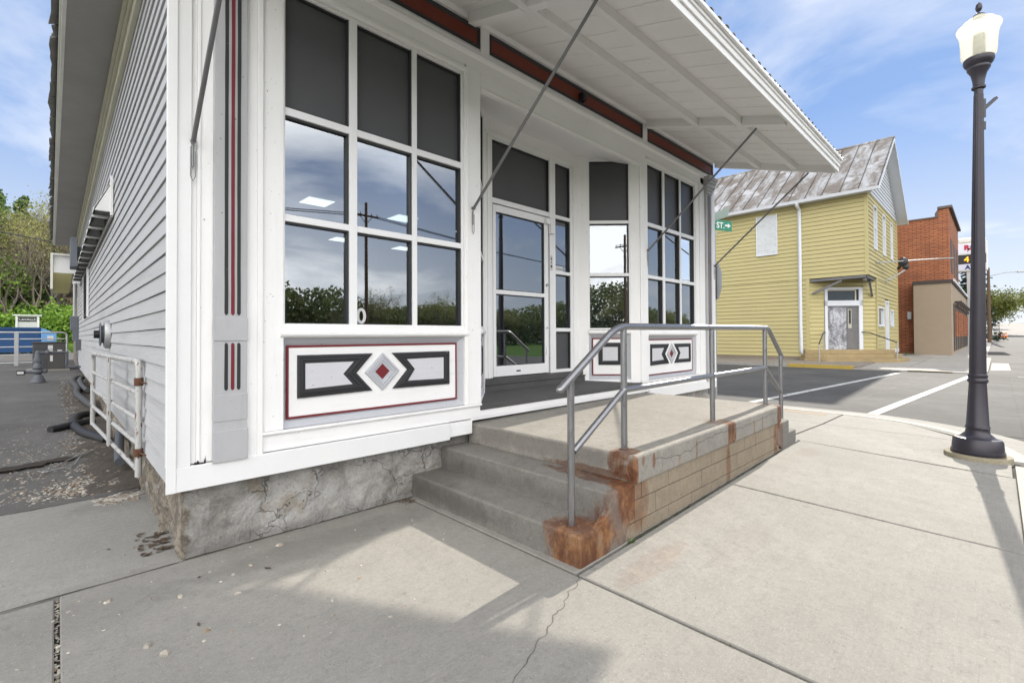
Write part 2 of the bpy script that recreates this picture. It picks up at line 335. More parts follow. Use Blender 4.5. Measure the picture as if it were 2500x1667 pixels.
def mk_asph(name, c, peb=.5):
    t = T(name); big = t.noise(.35, 6, .65); mid = t.noise(3.5, 5, .65); f = t.noise(160, 3, .7); v = t.vor(120)
    c2 = t.mix(t.ramp(big, .3, .7), sh(c, .72), sh(c, 1.22)); c2 = t.mix(t.ramp(mid, .4, .75, 0, .5), c2, sh(c, .6)); c2 = t.mix(t.ramp(t.noise(1.1, 6, .7, t.vmul(t.pos, (1, .35, 1)), .5), .55, .7, 0, .4), c2, sh(c, .66))
    c2 = t.mix(t.ramp(f, .55, .8, 0, .8), c2, sh(c, .45)); c2 = t.mix(t.math('MULTIPLY', t.ramp(v, .3, .15), t.math('MULTIPLY', t.ramp(t.noise(50, 2), .48, .6), peb)), c2, sh(c, 2.3))
    t.bsdf(c2, .88, t.math('ADD', f, mid), .6, .008, 0, .3); return t.m
m_road = mk_asph('road_asphalt', (.083, .081, .078), .5)
m_lot = mk_asph('old_asphalt', (.125, .120, .113), .75)
t = T('road_marking_paint'); n = t.noise(5, 5, .7); f = t.noise(70, 4, .75); w = t.ramp(t.math('ADD', t.math('MULTIPLY', n, .45), t.math('MULTIPLY', f, .55)), .50, .60)
t.bsdf(t.mix(w, t.mix(n, (.40, .40, .385), (.50, .50, .48)), (.10, .10, .095)), .8, f, .3, .004); m_paint = t.m
m_yellow = plain('yellow_curb_paint', (.42, .30, .06), .7, .3, 5, .2, 80)
def mk_found():
    t = T('stucco_foundation'); wp = t.vmul(t.noise(3.2, 4, .6, None, 0, True), (.5, .5, .5)); dp = t.vadd(t.vmul(t.pos, (1, 1, 1.4)), wp)
    e = t.vor(3.1, dp, 'DISTANCE_TO_EDGE'); big = t.noise(2.6, 7, .7, None, .35); st = t.noise(34, 4, .65, t.vmul(t.pos, (1, 1, .10))); sel = t.ramp(t.noise(1.9, 3, .5, t.vadd(t.pos, (5, 5, 1))), .47, .56)
    c = t.mix(t.ramp(big, .36, .62), (.22, .21, .19), (.37, .36, .34)); c = t.mix(t.ramp(t.noise(2.6, 5, .6, t.vadd(t.pos, (2, 2, 9)), 1), .54, .66, 0, .6), c, (.23, .19, .14))
    c = t.mix(t.ramp(t.noise(7, 7, .72, t.vadd(t.pos, (9, 2, 4)), .3), .60, .72, 0, .6), c, (.58, .58, .58)); c = t.mix(t.ramp(t.noise(3.4, 7, .7, t.vadd(t.pos, (1, 8, 4)), .5), .56, .68, 0, .55), c, (.115, .11, .105))
    ck = t.math('MULTIPLY', t.ramp(e, .012, .0, 0, .7), sel); c = t.mix(ck, c, (.06, .055, .05))
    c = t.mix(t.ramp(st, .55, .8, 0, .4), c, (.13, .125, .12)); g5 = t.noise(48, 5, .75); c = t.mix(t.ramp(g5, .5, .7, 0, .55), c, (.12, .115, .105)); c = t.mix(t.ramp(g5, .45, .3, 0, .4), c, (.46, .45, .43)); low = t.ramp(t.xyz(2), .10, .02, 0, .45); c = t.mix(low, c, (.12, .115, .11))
    # bare tan rubble where the stucco has fallen off the corner
    tan = t.ramp(t.math('ADD', t.xyz(0), t.math('MULTIPLY', t.math('SUBTRACT', t.noise(9, 3, .6), .5), .14)), .115, .085)
    sv = t.vor(7, dp, 'DISTANCE_TO_EDGE'); tc_ = t.mix(t.ramp(t.noise(9, 6, .7), .38, .64), (.12, .10, .08), (.29, .25, .19)); tc_ = t.mix(t.ramp(sv, .05, .0, 0, .8), tc_, (.07, .06, .05)); c = t.mix(t.math('MULTIPLY', tan, .9), c, tc_)
    h = t.math('ADD', t.math('MULTIPLY', st, .6), t.math('ADD', t.math('MULTIPLY', big, 3.0), t.math('SUBTRACT', 1., t.math('MULTIPLY', ck, 1.2)))); h = t.math('ADD', h, t.math('MULTIPLY', t.noise(8, 5, .65, None, 1), 1.5))
    t.bsdf(c, .85, h, .9, .012, 0, .2); return t.m
m_found = mk_found()
m_stone = plain('tan_foundation_stone', (.26, .21, .155), .9, .4, 5, .8, 30)
def mk_steel(name, c, rough, rust, metal=.85):
    t = T(name); n = t.noise(9, 5, .65); f = t.noise(60, 4, .6, t.vmul(t.pos, (1, 1, .2)))
    c2 = t.mix(n, sh(c, .8), sh(c, 1.15)); r_ = t.ramp(t.math('ADD', t.math('MULTIPLY', n, .5), t.math('MULTIPLY', f, .5)), rust, rust+.05)
    c2 = t.mix(r_, c2, (.13, .055, .025)); b = t.bsdf(c2, t.ramp(f, .2, .8, rough-.06, rough+.12), f, .15, .003, 0, .5)
    t.put(b.inputs['Metallic'], t.math('MULTIPLY', t.math('SUBTRACT', 1., r_), metal)); return t.m
m_rail = mk_steel('handrail_steel', (.29, .29, .30), .30, .70)
m_galv = mk_steel('old_white_gate_paint', (.43, .43, .415), .55, .55, .05)
m_zinc = mk_steel('galvanised_steel', (.42, .43, .43), .45, .8, .5)
m_lamp = plain('dark_bronze_lamp_paint', (.028, .024, .034), .38, .35, 3, .12, 60, .0, .5)
m_footing = mk_conc('lamp_footing', (.27, .24, .17))
m_rub = plain('black_hose_rubber', (.022, .022, .024), .5, .3, 8, .2, 60)
m_gm = plain('grey_meter_paint', (.10, .108, .122), .5, .2, 6, .1, 60)
m_ac = plain('dark_brown_grey_cabinet', (.065, .062, .060), .5, .15, 4, .1, 60)
m_lab = plain('white_sticker', (.6, .6, .6), .5)
m_dblue = plain('blue_dumpster_paint', (.012, .065, .19), .5, .3, 2, .1, 40)
m_lblue = plain('light_blue_dumpster_lid', (.10, .25, .50), .5, .2, 2, .1, 40)
m_soffitd = plain('weathered_grey_soffit', (.34, .325, .31), .85, .2, 2, .25, 50)
m_cream = painted('aged_cream_frieze', (.62, .60, .48), 'y', .4, .6, .2)
m_creamw = plain('aged_white_gutter', (.70, .70, .64), .6, .2, 3, .15, 40)
m_shing = plain('dark_asphalt_shingle', (.19, .185, .18), .95, .35, 6, .6, 60)
m_gstrip = plain('dark_grey_box_paint', (.12, .13, .155), .5, .12, 3, .05, 60)
m_blk = plain('black_plastic', (.015, .015, .016), .4)
m_nosmk = plain('black_floor_paint', (.085, .083, .082), .72, .5, 2.5, .5, 50)
# ================================================================ storefront building
B = thing('storefront_building', 'grey and white storefront with big gridded windows, a recessed door and a white canopy', 'building', (0, 0, 0))
XE = 7.87
# foundation: relief grid on the two seen faces
def relief(p0, ux, uz, nx, nz, nrm, amp, seed, top=None):
    mb = MB(); vs = []; fs = []
    for j in range(nz+1):
        for i in range(nx+1):
            p = Vector(p0)+Vector(ux)*i/nx+Vector(uz)*j/nz
            q = p*3.1+Vector((seed, 0, 0)); a = mnoise.fractal(q, 1, 2, 4)*amp; b = abs(mnoise.noise(p*7+Vector((0, seed, 0))))*amp*.9
            ed = 1 if 0 < i < nx else 0
            vs.append(p+Vector(nrm)*(a-b)*ed)
    for j in range(nz):
        for i in range(nx):
            a = j*(nx+1)+i; fs.append((a, a+1, a+nx+2, a+nx+1))
    return mb.add(vs, fs)
fb = relief((.065, .085, -.05), (XE-.13, 0, 0), (0, 0, .56), 260, 22, (0, -1, 0), .035, 3)
fb2 = relief((.065, 18, -.1), (0, -17.915, 0), (0, 0, .62), 300, 14, (-1, 0, 0), .05, 11)
fb.add(fb2.v, fb2.f); fb.add([(XE-.065, .085, -.05), (XE-.065, 18, -.05), (XE-.065, 18, .5), (XE-.065, .085, .5)], [(0, 1, 2, 3)])
obj('foundation', fb, m_found, B, smooth=True)
# lot-side wall: clapboards
sb = MB(); z = .50; k = 0
while z < 4.30:
    h = .1195; zt = min(z+h-.005, 4.33); w = rnd(-.0015, .0015)
    ys = [.035]
    while ys[-1] < 17.9: ys.append(min(ys[-1]+rnd(2.6, 4.9), 18.0))
    for a, b in zip(ys, ys[1:]):
        n = 6; g = .0015
        for i in range(n):
            y0 = a+g+(b-a-2*g)*i/n; y1 = a+g+(b-a-2*g)*(i+1)/n
            d0, d1 = mnoise.noise(Vector((y0*.7, z*9, 0)))*.004, mnoise.noise(Vector((y1*.7, z*9, 0)))*.004
            sb.add([(-.015+w, y0, z+d0), (-.015+w, y1, z+d1), (-.003, y1, zt+d1), (-.003, y0, zt+d0), (.008, y0, z+d0), (.008, y1, z+d1)],
                   [(0, 1, 2, 3), (0, 4, 5, 1)])
    z += h; k += 1
wl_ = obj('side_wall', sb, m_siding, B)
bk = MB(); bk.box(.012, .10, .06, 18, .45, 6.2); bk.box(XE-.10, XE-.012, .06, 18, .45, 6.2); bk.box(.1, XE-.1, 17.9, 18, .45, 6.2)
bk.box(.1, XE-.1, .06, .14, 4.45, 6.3); bk.box(.1, XE-.1, .13, 17.9, 3.96, 4.02)
obj('wall_backing', bk, m_back, wl_)
rw = MB(); rw.box(XE-.012, XE, .05, 18, .46, 6.2); obj('wall', rw, m_siding, B)
# side eave: frieze, soffit, fascia, ragged shingle edge; runs slightly out of square like the photo
def ev(x0, x1, ya=-.05, yb=17.6, z=4.4, t=.02, dz=0):
    """strip at lateral x0..x1 (near) drifting outward to the far end"""
    k = .25
    return [(x0*(1-k*0), ya), (x1, ya), (x1*(1+k) if x1 < -.2 else x1, yb), (x0*(1+k) if x0 < -.2 else x0, yb)]
def strip(mb, x0, x1, z0_, z1_, ya=-.05, yb=17.6):
    P = ev(x0, x1, ya, yb); mb.prism([(x, y, z0_) for x, y in P], (0, 0, z1_-z0_)); return mb
f = strip(MB(), -.045, -.004, 4.20, 4.40); strip(f, -.07, -.045, 4.30, 4.40); strip(f, -.10, -.07, 4.345, 4.40)
obj('frieze_board', f, m_cream, B, .004)
obj('eave_soffit', strip(MB(), -.44, -.10, 4.385, 4.40), m_soffitd, B)
obj('eave_fascia', strip(strip(MB(), -.470, -.44, 4.37, 4.50), -.485, -.470, 4.43, 4.515), m_creamw, B, .003)
rf = MB()
for i in range(70):                                   # curled shingle ends along the drip edge
    y0 = -.05+i*.25; y1 = y0+.25
    for kx in range(2):
        fx = 1+.25*(y0/17.6); o_ = rnd(.0, .03)+.012*kx
        a = Vector((-.475*fx-.02-o_-.04*(1-kx), y0+rnd(0, .02), 4.50+kx*.03-rnd(0, .035))); b = Vector((a.x+rnd(-.02, .02), y1, 4.50+kx*.03-rnd(0, .035)))
        rf.prism([a, b, (-.30, y1, 4.60+kx*.03), (-.30, y0, 4.60+kx*.03)], (0, 0, .022))
slope = (6.35-4.55)/(XE/2+.2)
rf.prism([(-.32, -.02, 4.60), (-.45, 17.6, 4.55), (XE/2, 17.6, 6.6), (XE/2, -.02, 6.6)], (0, 0, .03))
rf.prism([(XE/2, -.02, 6.6), (XE/2, 17.6, 6.6), (XE+.3, 17.6, 4.55), (XE+.3, -.02, 4.55)], (0, 0, .03))
obj('roof', rf, m_shing, B)
# ---- front trim
t = MB(); t.box(-.022, 2.066, -.038, .03, .458, .606); t.box(-.028, .094, -.030, .028, .606, 4.12)
t.box(-.032, .020, -.042, -.036, .458, 4.12); obj('corner_board', t, m_vinyl, B, .005)
t = MB(); t.box(5.60, XE+.02, -.038, .03, .475, .612); t.box(XE-.10, XE+.025, -.030, .03, .612, 4.12)
obj('corner_board', t, m_vinyl, B, .005)
t = MB(); t.box(2.07, 2.34, -.020, .05, .475, .602); t.box(.40, 7.55, -.012, .06, .612, .726); t.box(.5, 2.455, -.032, .04, .728, .748); t.box(5.40, 7.40, -.032, .04, .728, .748)
t.box(2.34, 5.60, -.008, .06, .59, .611)
obj('floor_band', t, m_whitex, B, .004)
for (a, b, y, z0_, z1_) in ((.095, .125, -.010, .612, 4.12), (.125, .145, -.022, .612, 4.12), (.145, .214, -.014, .612, 4.12), (.3995, .470, -.022, .592, 4.12),
                         (.470, .505, -.030, .60, 4.12), (.505, .6425, -.014, .750, 4.12), (2.2555, 2.455, -.018, .750, 4.12), (2.278, 2.300, -.027, .750, 4.0),
                         (5.405, 5.604, -.018, .750, 4.12), (7.1595, 7.29, -.014, .750, 4.12), (7.29, 7.33, -.030, .612, 4.12), (7.33, 7.502, -.020, .612, 4.12), (7.72, 7.768, -.014, .612, 4.12)):
    t = MB(); t.box(a, b, y, .05, z0_, z1_); obj('front_board', t, m_white, B, .004)
def pilaster(x0, x1):
    w = x1-x0; p = MB()
    p.box(x0, x1, -.048, .03, .600, 3.83); p.box(x0-.004, x1+.004, -.054, -.047, 1.375, 1.52); p.box(x0-.003, x1+.003, -.052, -.047, .86, 1.03)
    p.box(x0-.006, x1+.006, -.056, -.047, .602, .80)
    for i, (z0_, z1_) in enumerate(((3.83, 3.88), (3.88, 3.93), (3.93, 4.0), (4.0, 4.05), (4.05, 4.11))): p.box(x0-.012*(i+1), x1+.012*(i+1), -.05-.018*(i+1), .03, z0_, z1_)
    o = obj('pilaster', p, m_gray, B, .004)
    for i, c in enumerate((.36, .555, .74)):
        gx = x0+w*c
        for z0_, z1_ in ((1.553, 3.80), (1.072, 1.345)):
            g = MB(); r_ = .0105; pts = [(gx+r_*math.cos(a), -.0575 if z0_ < 1.4 else -.0495, (z1_ if a < math.pi else z0_)+r_*2*math.sin(a)*.8) for a in [math.pi*k/6 for k in range(7)]+[math.pi+math.pi*k/6 for k in range(7)]]
            pts = [(x, -.0485-.001, zq) for x, y, zq in pts]
            if z1_ > 2:                              # hand-painted edge: slightly uneven
                L1 = [(gx-r_-mnoise.noise(Vector((gx, zq*5, 0)))*.0016, -.0495, zq) for zq in [z0_+(z1_-z0_)*k/40 for k in range(41)]]
                L2 = [(gx+r_+mnoise.noise(Vector((gx, zq*5, 5)))*.0016, -.0495, zq) for zq in [z1_-(z1_-z0_)*k/40 for k in range(41)]]
                g.prism([(gx-.004, -.0495, z0_-.012)]+L1+[(gx, -.0495, z1_+.008)]+L2+[(gx+.004, -.0495, z0_-.012)], (0, -.001, 0))
            else: g.prism(pts, (0, -.001, 0))
            obj('groove', g, m_redz if i == 1 else m_blackz, o)
    return o
pilaster(.212, .4015); pilaster(7.50, 7.715)
# peeled patches at the foot of the corner
p = MB()
for (x, z_, w, h) in ((.125, .611, .035, .022), (.170, .613, .012, .045), (.145, .609, .06, .005)):
    p.prism([(x-w/2, -.0245, z_-.003), (x-w*.2, -.0245, z_+h*.6), (x, -.0245, z_+h*.3), (x+w*.2, -.0245, z_+h), (x+w/2, -.0245, z_+h*.2), (x+w*.45, -.0245, z_-.003)], (0, -.001, 0))
obj('paint_chip', p, m_blk, B)
# ---- bulkhead panels -------------------------------------------------
def bulkhead(name, M_, w, kind):
    """local frame: u along wall (0..w), v up from floor of opening (0..h), n outward (negative depth = recess)"""
    h = .64
    def P(u, n, v): return M_ @ Vector((u, n, v))
    def pb(mb, u0, u1, n0, n1, v0, v1):
        mb.add([P(u, n, v) for v in (v0, v1) for u, n in ((u0, n0), (u1, n0), (u1, n1), (u0, n1))],
               [(0,3,2,1),(4,5,6,7),(0,1,5,4),(1,2,6,5),(2,3,7,6),(3,0,4,7)]); return mb
    fr = MB()                                         # splayed grey reveal round the panel
    a = [(0, 0), (w, 0), (w, h), (0, h)]; i_ = [(.047, .060), (w-.095, .060), (w-.095, h-.058), (.047, h-.058)]
    i_ = [(.050, .062), (w-.085, .062), (w-.085, h-.058), (.050, h-.058)]
    for k in range(4):
        k2 = (k+1) % 4; fr.add([P(a[k][0], 0.0, a[k][1]), P(a[k2][0], 0, a[k2][1]), P(i_[k2][0], .040, i_[k2][1]), P(i_[k][0], .040, i_[k][1])], [(0, 1, 2, 3)])
    o = obj(name, fr, m_grayx, B)
    def ring(u0, u1, v0, v1, t_, n0, n1, mat, nm):
        mb = MB(); pb(mb, u0, u1, n0, n1, v0, v0+t_); pb(mb, u0, u1, n0, n1, v1-t_, v1); pb(mb, u0, u0+t_, n0, n1, v0+t_, v1-t_); pb(mb, u1-t_, u1, n0, n1, v0+t_, v1-t_); return obj(nm, mb, mat, o)
    u0, u1, v0, v1 = .048, w-.083, .060, h-.056
    fld = MB(); pb(fld, u0+.001, u1-.001, .024, .044, v0+.001, v1-.001); obj('white_field', fld, m_whitex, o)
    ring(u0, u1, v0, v1, .015, .020, .040, m_red, 'red_border')
    def loops(pts, hole, prof, mat, nm, fill=None):
        """moulding band between outline pts and hole, profile = (t, n) pairs"""
        n = len(pts); mb = MB(); rows = []
        for t_, nn in prof: rows.append([P(p[0]+(q[0]-p[0])*t_, nn, p[1]+(q[1]-p[1])*t_) for p, q in zip(pts, hole)])
        b = [v for r_ in rows for v in r_]
        mb.add(b, [(j*n+k, j*n+(k+1) % n, (j+1)*n+(k+1) % n, (j+1)*n+k) for j in range(len(rows)-1) for k in range(n)])
        q = obj(nm, mb, mat, o)
        if fill:
            mb = MB(); mb.add([P(p[0], prof[-1][1]-.001, p[1]) for p in hole], [tuple(range(n))]); obj('inset', mb, fill, q)
        return q
    prof = ((0, .026), (.04, .010), (.30, .006), (.36, .014), (.62, .010), (.70, .017), (.96, .018), (1, .0215))
    if kind == 'long':
        s = (w/1.648); X = lambda x: (x-.623)*s; Z = lambda z: z-.751
        loops([(X(.744), Z(.952)), (X(.744), Z(1.265)), (X(1.337), Z(1.262)), (X(1.197), Z(1.112)), (X(1.335), Z(.962))],
              [(X(.803), Z(1.015)), (X(.803), Z(1.203)), (X(1.175), Z(1.202)), (X(1.089), Z(1.110)), (X(1.165), Z(1.026))], prof, m_black, 'black_moulding', m_lite)
        loops([(X(2.100), Z(.958)), (X(2.100), Z(1.261)), (X(1.507), Z(1.261)), (X(1.655), Z(1.115)), (X(1.513), Z(.962))],
              [(X(2.038), Z(1.012)), (X(2.038), Z(1.205)), (X(1.655), Z(1.202)), (X(1.734), Z(1.113)), (X(1.665), Z(1.018))], prof, m_black, 'black_moulding', m_lite)
        c = (X(1.423), Z(1.110)); rx, rz = .158*s, .157
        loops([(c[0]-rx, c[1]), (c[0], c[1]+rz), (c[0]+rx, c[1]), (c[0], c[1]-rz)], [(c[0]-.065*s, c[1]), (c[0], c[1]+.064), (c[0]+.065*s, c[1]), (c[0], c[1]-.064)], prof, m_grayx, 'grey_diamond_moulding', m_red)
    else:
        a_, b_ = w*.23, w*.80; v0_, v1_ = .205, .520
        loops([(a_, v0_), (a_, v1_), (b_, v1_), (b_, v0_)], [(a_+.062, v0_+.06), (a_+.062, v1_-.062), (b_-.062, v1_-.062), (b_-.062, v0_+.06)], prof, m_black, 'black_moulding', m_lite)
    return o
I = lambda x, z: Matrix.Translation((x, 0, z))
bulkhead('bulkhead_panel', I(.625, .752), 1.645, 'long'); bulkhead('bulkhead_panel', I(5.60, .752), 1.56, 'long')
# sills and header trim over the bays
def hmould(x0, x1, prof, mat, nm, par=B):
    """prof: list (y, z) cross-section, extruded along x"""
    mb = MB(); mb.prism([(x0, y, z_) for y, z_ in prof], (x1-x0, 0, 0)); return obj(nm, mb, mat, par, .002)
for a, b in ((.618, 2.30), (5.595, 7.175)):
    hmould(a, b, [(.02, 1.388), (-.012, 1.392), (-.026, 1.400), (-.036, 1.412), (-.036, 1.428), (-.022, 1.440), (-.020, 1.456), (-.012, 1.462), (-.010, 1.488), (.05, 1.488)], m_whitex, 'window_sill')
# ---- bay windows ------------------------------------------------------
def gridwin(name, M_, W_, cols, rows, top_dark=True, n_out=0.0, fr=.022, par=None, dark=(), mw=.0):
    """cols: list of (u0,u1) clear openings; rows: (v0,v1) clear openings bottom->top; frame fills the rest"""
    def P(u, n, v): return M_ @ Vector((u, n, v))
    def pb(mb, u0, u1, n0, n1, v0, v1):
        mb.add([P(u, n, v) for v in (v0, v1) for u, n in ((u0, n0), (u1, n0), (u1, n1), (u0, n1))],
               [(0,3,2,1),(4,5,6,7),(0,1,5,4),(1,2,6,5),(2,3,7,6),(3,0,4,7)]); return mb
    H0, H1 = rows[0][0]-fr, rows[-1][1]+fr
    mb = MB(); xs = [0]+[e for c in cols for e in c]+[W_]; zs = [H0]+[e for c in rows for e in c]+[H1]
    for i in range(0, len(xs), 2): pb(mb, xs[i], xs[i+1], n_out-.002 if 0 < i < len(xs)-2 else n_out, .075, H0, H1)
    for j in range(0, len(zs), 2):
        for (u0, u1) in cols: pb(mb, u0, u1, n_out+.004, .070, zs[j], zs[j+1])
    o = obj(name, mb, m_alum, par or B, .002)
    g = MB(); t_ = .012
    for (v0, v1) in rows:
        for (u0, u1) in cols:
            pb(g, u0, u0+t_*.5, .020, .060, v0, v1); pb(g, u1-t_, u1, .012, .060, v0, v1); pb(g, u0, u1, .022, .060, v1-t_*1.2, v1); pb(g, u0, u1, .030, .060, v0, v0+t_*.4)
    obj('gasket', g, m_gask, o)
    for j, (v0, v1) in enumerate(rows):
        for i, (u0, u1) in enumerate(cols):
            q = MB(); dk = (top_dark and j == len(rows)-1) or (i, j) in dark
            if dk: pb(q, u0, u1, .045, .055, v0, v1); obj('dark_panel', q, m_dark, o)
            else: q.add([P(u0, .045, v0), P(u1, .045, v0), P(u1, .045, v1), P(u0, .045, v1)], [(0, 1, 2, 3)]); obj('pane', q, m_glass, o)
    return o
ROWS = [(1.494, 2.222), (2.271, 2.981), (3.036, 3.880)]
gridwin('bay_window', Matrix.Translation((.643, 0, 0)), 1.612, [(.012, .488), (.552, 1.056), (1.102, 1.590)], ROWS)
gridwin('bay_window', Matrix.Translation((5.605, 0, 0)), 1.554, [(.012, .470), (.532, 1.018), (1.062, 1.532)], ROWS)
for a, b in ((.60, 2.30), (5.56, 7.22)):
    hmould(a, b, [(.05, 3.902), (-.020, 3.902), (-.030, 3.915), (-.030, 3.945), (-.018, 3.955), (-.018, 3.975), (.05, 3.975)], m_whitex, 'window_casing')
# ---- header beam and fascia ------------------------------------------
hmould(-.02, XE+.02, [(.10, 3.976), (-.020, 3.976), (-.020, 4.075), (-.034, 4.085), (-.046, 4.105), (-.046, 4.118), (-.030, 4.130), (-.026, 4.150), (-.026, 4.168), (.10, 4.168)], m_whitex, 'header_beam')
hmould(2.455, 5.405, [(.02, 3.792), (-.026, 3.792), (-.032, 3.812), (-.020, 3.830), (-.020, 3.976), (.02, 3.976)], m_whitex, 'recess_beam')
mb = MB(); mb.box(-.02, XE+.02, -.004, .06, 4.168, 4.47); mb.box(2.462, 2.576, -.022, -.004, 4.170, 4.44); mb.box(5.488, 5.611, -.022, -.004, 4.170, 4.44); mb.box(XE-.0, XE+.02, -.022, -.004, 4.17, 4.44); mb.box(-.02, .10, -.022, -.004, 4.17, 4.44)
obj('fascia_board', mb, m_whitex, B, .003)
for a, b in ((.10, 2.462), (2.576, 5.488), (5.611, 7.868)):
    mb = MB(); t_ = .034; z0_, z1_ = 4.203, 4.412
    pr_ = [(0, -.006), (.25, -.024), (.6, -.026), (.8, -.016), (1, -.008)]
    o4 = [(a, z0_), (b, z0_), (b, z1_), (a, z1_)]; i4 = [(a+t_, z0_+t_), (b-t_, z0_+t_), (b-t_, z1_-t_*1.35), (a+t_, z1_-t_*1.35)]
    vs = [(o4[k][0]+(i4[k][0]-o4[k][0])*q, y, o4[k][1]+(i4[k][1]-o4[k][1])*q) for q, y in pr_ for k in range(4)]
    mb.add(vs, [(j*4+k, j*4+(k+1) % 4, (j+1)*4+(k+1) % 4, (j+1)*4+k) for j in range(4) for k in range(4)])
    o = obj('fascia_frame', mb, m_black, B)
    mb = MB(); mb.add([(x, -.0085, z_) for x, z_ in i4], [(0, 1, 2, 3)]); obj('red_panel', mb, m_fred, o)
mb = MB(); mb.box(4.02, 4.10, -.075, -.01, 4.235, 4.325); mb.box(4.03, 4.09, -.088, -.075, 4.245, 4.315); mb.tube([(4.06, -.03, 4.24), (4.06, -.05, 4.215), (4.06, -.075, 4.21)], .006, 6)
obj('door_sensor_box', mb, m_blk, B, .003)
hmould(-.02, XE+.02, [(.05, 4.430), (-.020, 4.430), (-.030, 4.442), (-.060, 4.455), (-.085, 4.480), (-.120, 4.492), (-.120, 4.52), (.05, 4.52)], m_whitex, 'crown_moulding')
mb = MB(); mb.box(.0, XE, -.006, .055, 4.53, 6.32); obj('upper_wall', mb, m_whitex, B)
mb = MB(); mb.box(-.06, XE+.06, -.10, .16, 6.32, 6.42); obj('parapet_cap', mb, m_whitex, B, .01)
# ---- recessed entrance -------------------------------------------------
YD = .62; XL0, XR0 = 2.455, 5.405; XLb, XRb = XL0+.60, XR0-.62
mb = MB(); mb.box(XL0-.01, XR0+.01, -.018, .045, .68, .7305); mb.prism([(XL0-.03, .045, .7305), (XR0+.03, .045, .7305), (XRb+.05, YD, .770), (XLb-.05, YD, .770)], (0, 0, -.05))
obj('entrance_floor', mb, m_nosmk, B)
mb = MB(); mb.box(XLb-.06, XRb+.05, YD-.085, YD+.05, .74, .845); mb.box(XLb-.06, XRb+.05, YD-.055, YD+.06, .845, .905); mb.box(XLb-.06, XRb+.05, YD-.10, YD-.05, .835, .850)
obj('door_step', mb, m_nosmk, B, .006)
mb = MB(); mb.prism([(XL0-.02, .015, 3.80), (XR0+.02, .015, 3.80), (XRb, YD+.05, 3.955), (XLb, YD+.05, 3.955)], (0, 0, .02)); obj('entrance_ceiling', mb, m_whitex, B)
def basis(o_, ax):                                    # wall frame: u=ax, n=into the wall, v=up
    ax = Vector((ax[0], ax[1], 0)).normalized(); nn = Vector((-ax.y, ax.x, 0)); M_ = Matrix((ax, nn, Vector((0, 0, 1)))).transposed().to_4x4(); M_.translation = Vector(o_); return M_
def splay(p, q, right):
    Ls = (Vector(q)-Vector(p)).length; M_ = basis((p[0], p[1], 0), (q[0]-p[0], q[1]-p[1]))
    def P(u, n, v): return M_ @ Vector((u, n, v))
    def pb(mb, u0, u1, n0, n1, v0, v1):
        mb.add([P(u, n, v) for v in (v0, v1) for u, n in ((u0, n0), (u1, n0), (u1, n1), (u0, n1))],
               [(0,3,2,1),(4,5,6,7),(0,1,5,4),(1,2,6,5),(2,3,7,6),(3,0,4,7)]); return mb
    u0, u1 = (.155, .745) if right else (.13, .72)
    mb = MB(); pb(mb, 0, u0, -.004, .09, .73, 3.99); pb(mb, u1, Ls, -.004, .09, .73, 3.99); pb(mb, u0, u1, -.002, .09, 3.89, 3.99); pb(mb, u0, u1, -.002, .09, .73, .775)
    pb(mb, u0, u1, -.020, .09, 1.42, 1.472); pb(mb, u0-.01, u1+.01, -.030, .0, 1.436, 1.452)
    obj('splay_wall', mb, m_white, B, .003)
    w = u1-u0
    gridwin('splay_window', M_ @ Matrix.Translation((u0, 0, 0)), w, [(.018, w-.018)], [(1.50, 2.232), (2.275, 2.978), (3.022, 3.865)])
    bulkhead('splay_panel', M_ @ Matrix.Translation((u0, 0, .775)), w, 'short')
splay((XL0, .0), (XLb, YD), False); splay((XRb, YD), (XR0, 0), True)
# back wall frame
mb = MB()
mb.box(XLb-.02, 3.128, YD-.01, YD+.09, .905, 3.99); mb.box(4.665, XRb+.02, YD-.01, YD+.09, .905, 3.99); mb.box(3.128, 4.665, YD-.01, YD+.09, 3.752, 3.99)
mb.box(XLb-.0, XRb+.0, YD-.022, YD-.01, 3.765, 3.80); mb.box(3.085, 3.12, YD-.022, YD-.01, .905, 3.765); mb.box(4.675, 4.71, YD-.022, YD-.01, .905, 3.765)
obj('entrance_frame', mb, m_white, B, .003)
mb = MB()
mb.box(3.128, 3.172, YD-.006, YD+.075, .905, 3.750); mb.box(4.186, 4.300, YD-.012, YD+.075, .905, 3.750); mb.box(4.622, 4.665, YD-.006, YD+.075, .905, 3.750)
mb.box(3.172, 4.186, YD-.004, YD+.07, 3.722, 3.750); mb.box(4.300, 4.622, YD-.004, YD+.07, 3.722, 3.750)
mb.box(3.172, 4.186, YD-.008, YD+.07, 2.968, 3.030); mb.box(4.300, 4.622, YD-.008, YD+.07, 2.975, 3.022)
mb.box(4.300, 4.622, YD-.008, YD+.07, 2.225, 2.268); mb.box(4.300, 4.622, YD-.008, YD+.07, 1.452, 1.500); mb.box(4.300, 4.622, YD-.008, YD+.07, .905, .945)
fr_ = obj('storefront_frame', mb, m_alum, B, .002)
for (a, b, z0_, z1_, dk) in ((3.172, 4.186, 3.030, 3.722, 1), (4.300, 4.622, 3.022, 3.722, 1), (4.300, 4.622, 2.268, 2.975, 0), (4.300, 4.622, 1.500, 2.225, 0), (4.300, 4.622, .945, 1.452, 1)):
    q = MB(); q.box(a, b, YD+.036, YD+.044, z0_, z1_) if dk else q.quad((a, YD+.04, z0_), (b, YD+.04, z0_), (b, YD+.04, z1_), (a, YD+.04, z1_))
    obj('dark_panel' if dk else 'pane', q, m_dark if dk else m_glass, fr_)
    q = MB(); q.box(b-.014, b, YD+.006, YD+.036, z0_, z1_); q.box(a, b, YD+.012, YD+.036, z1_-.014, z1_); obj('gasket', q, m_gask, fr_)
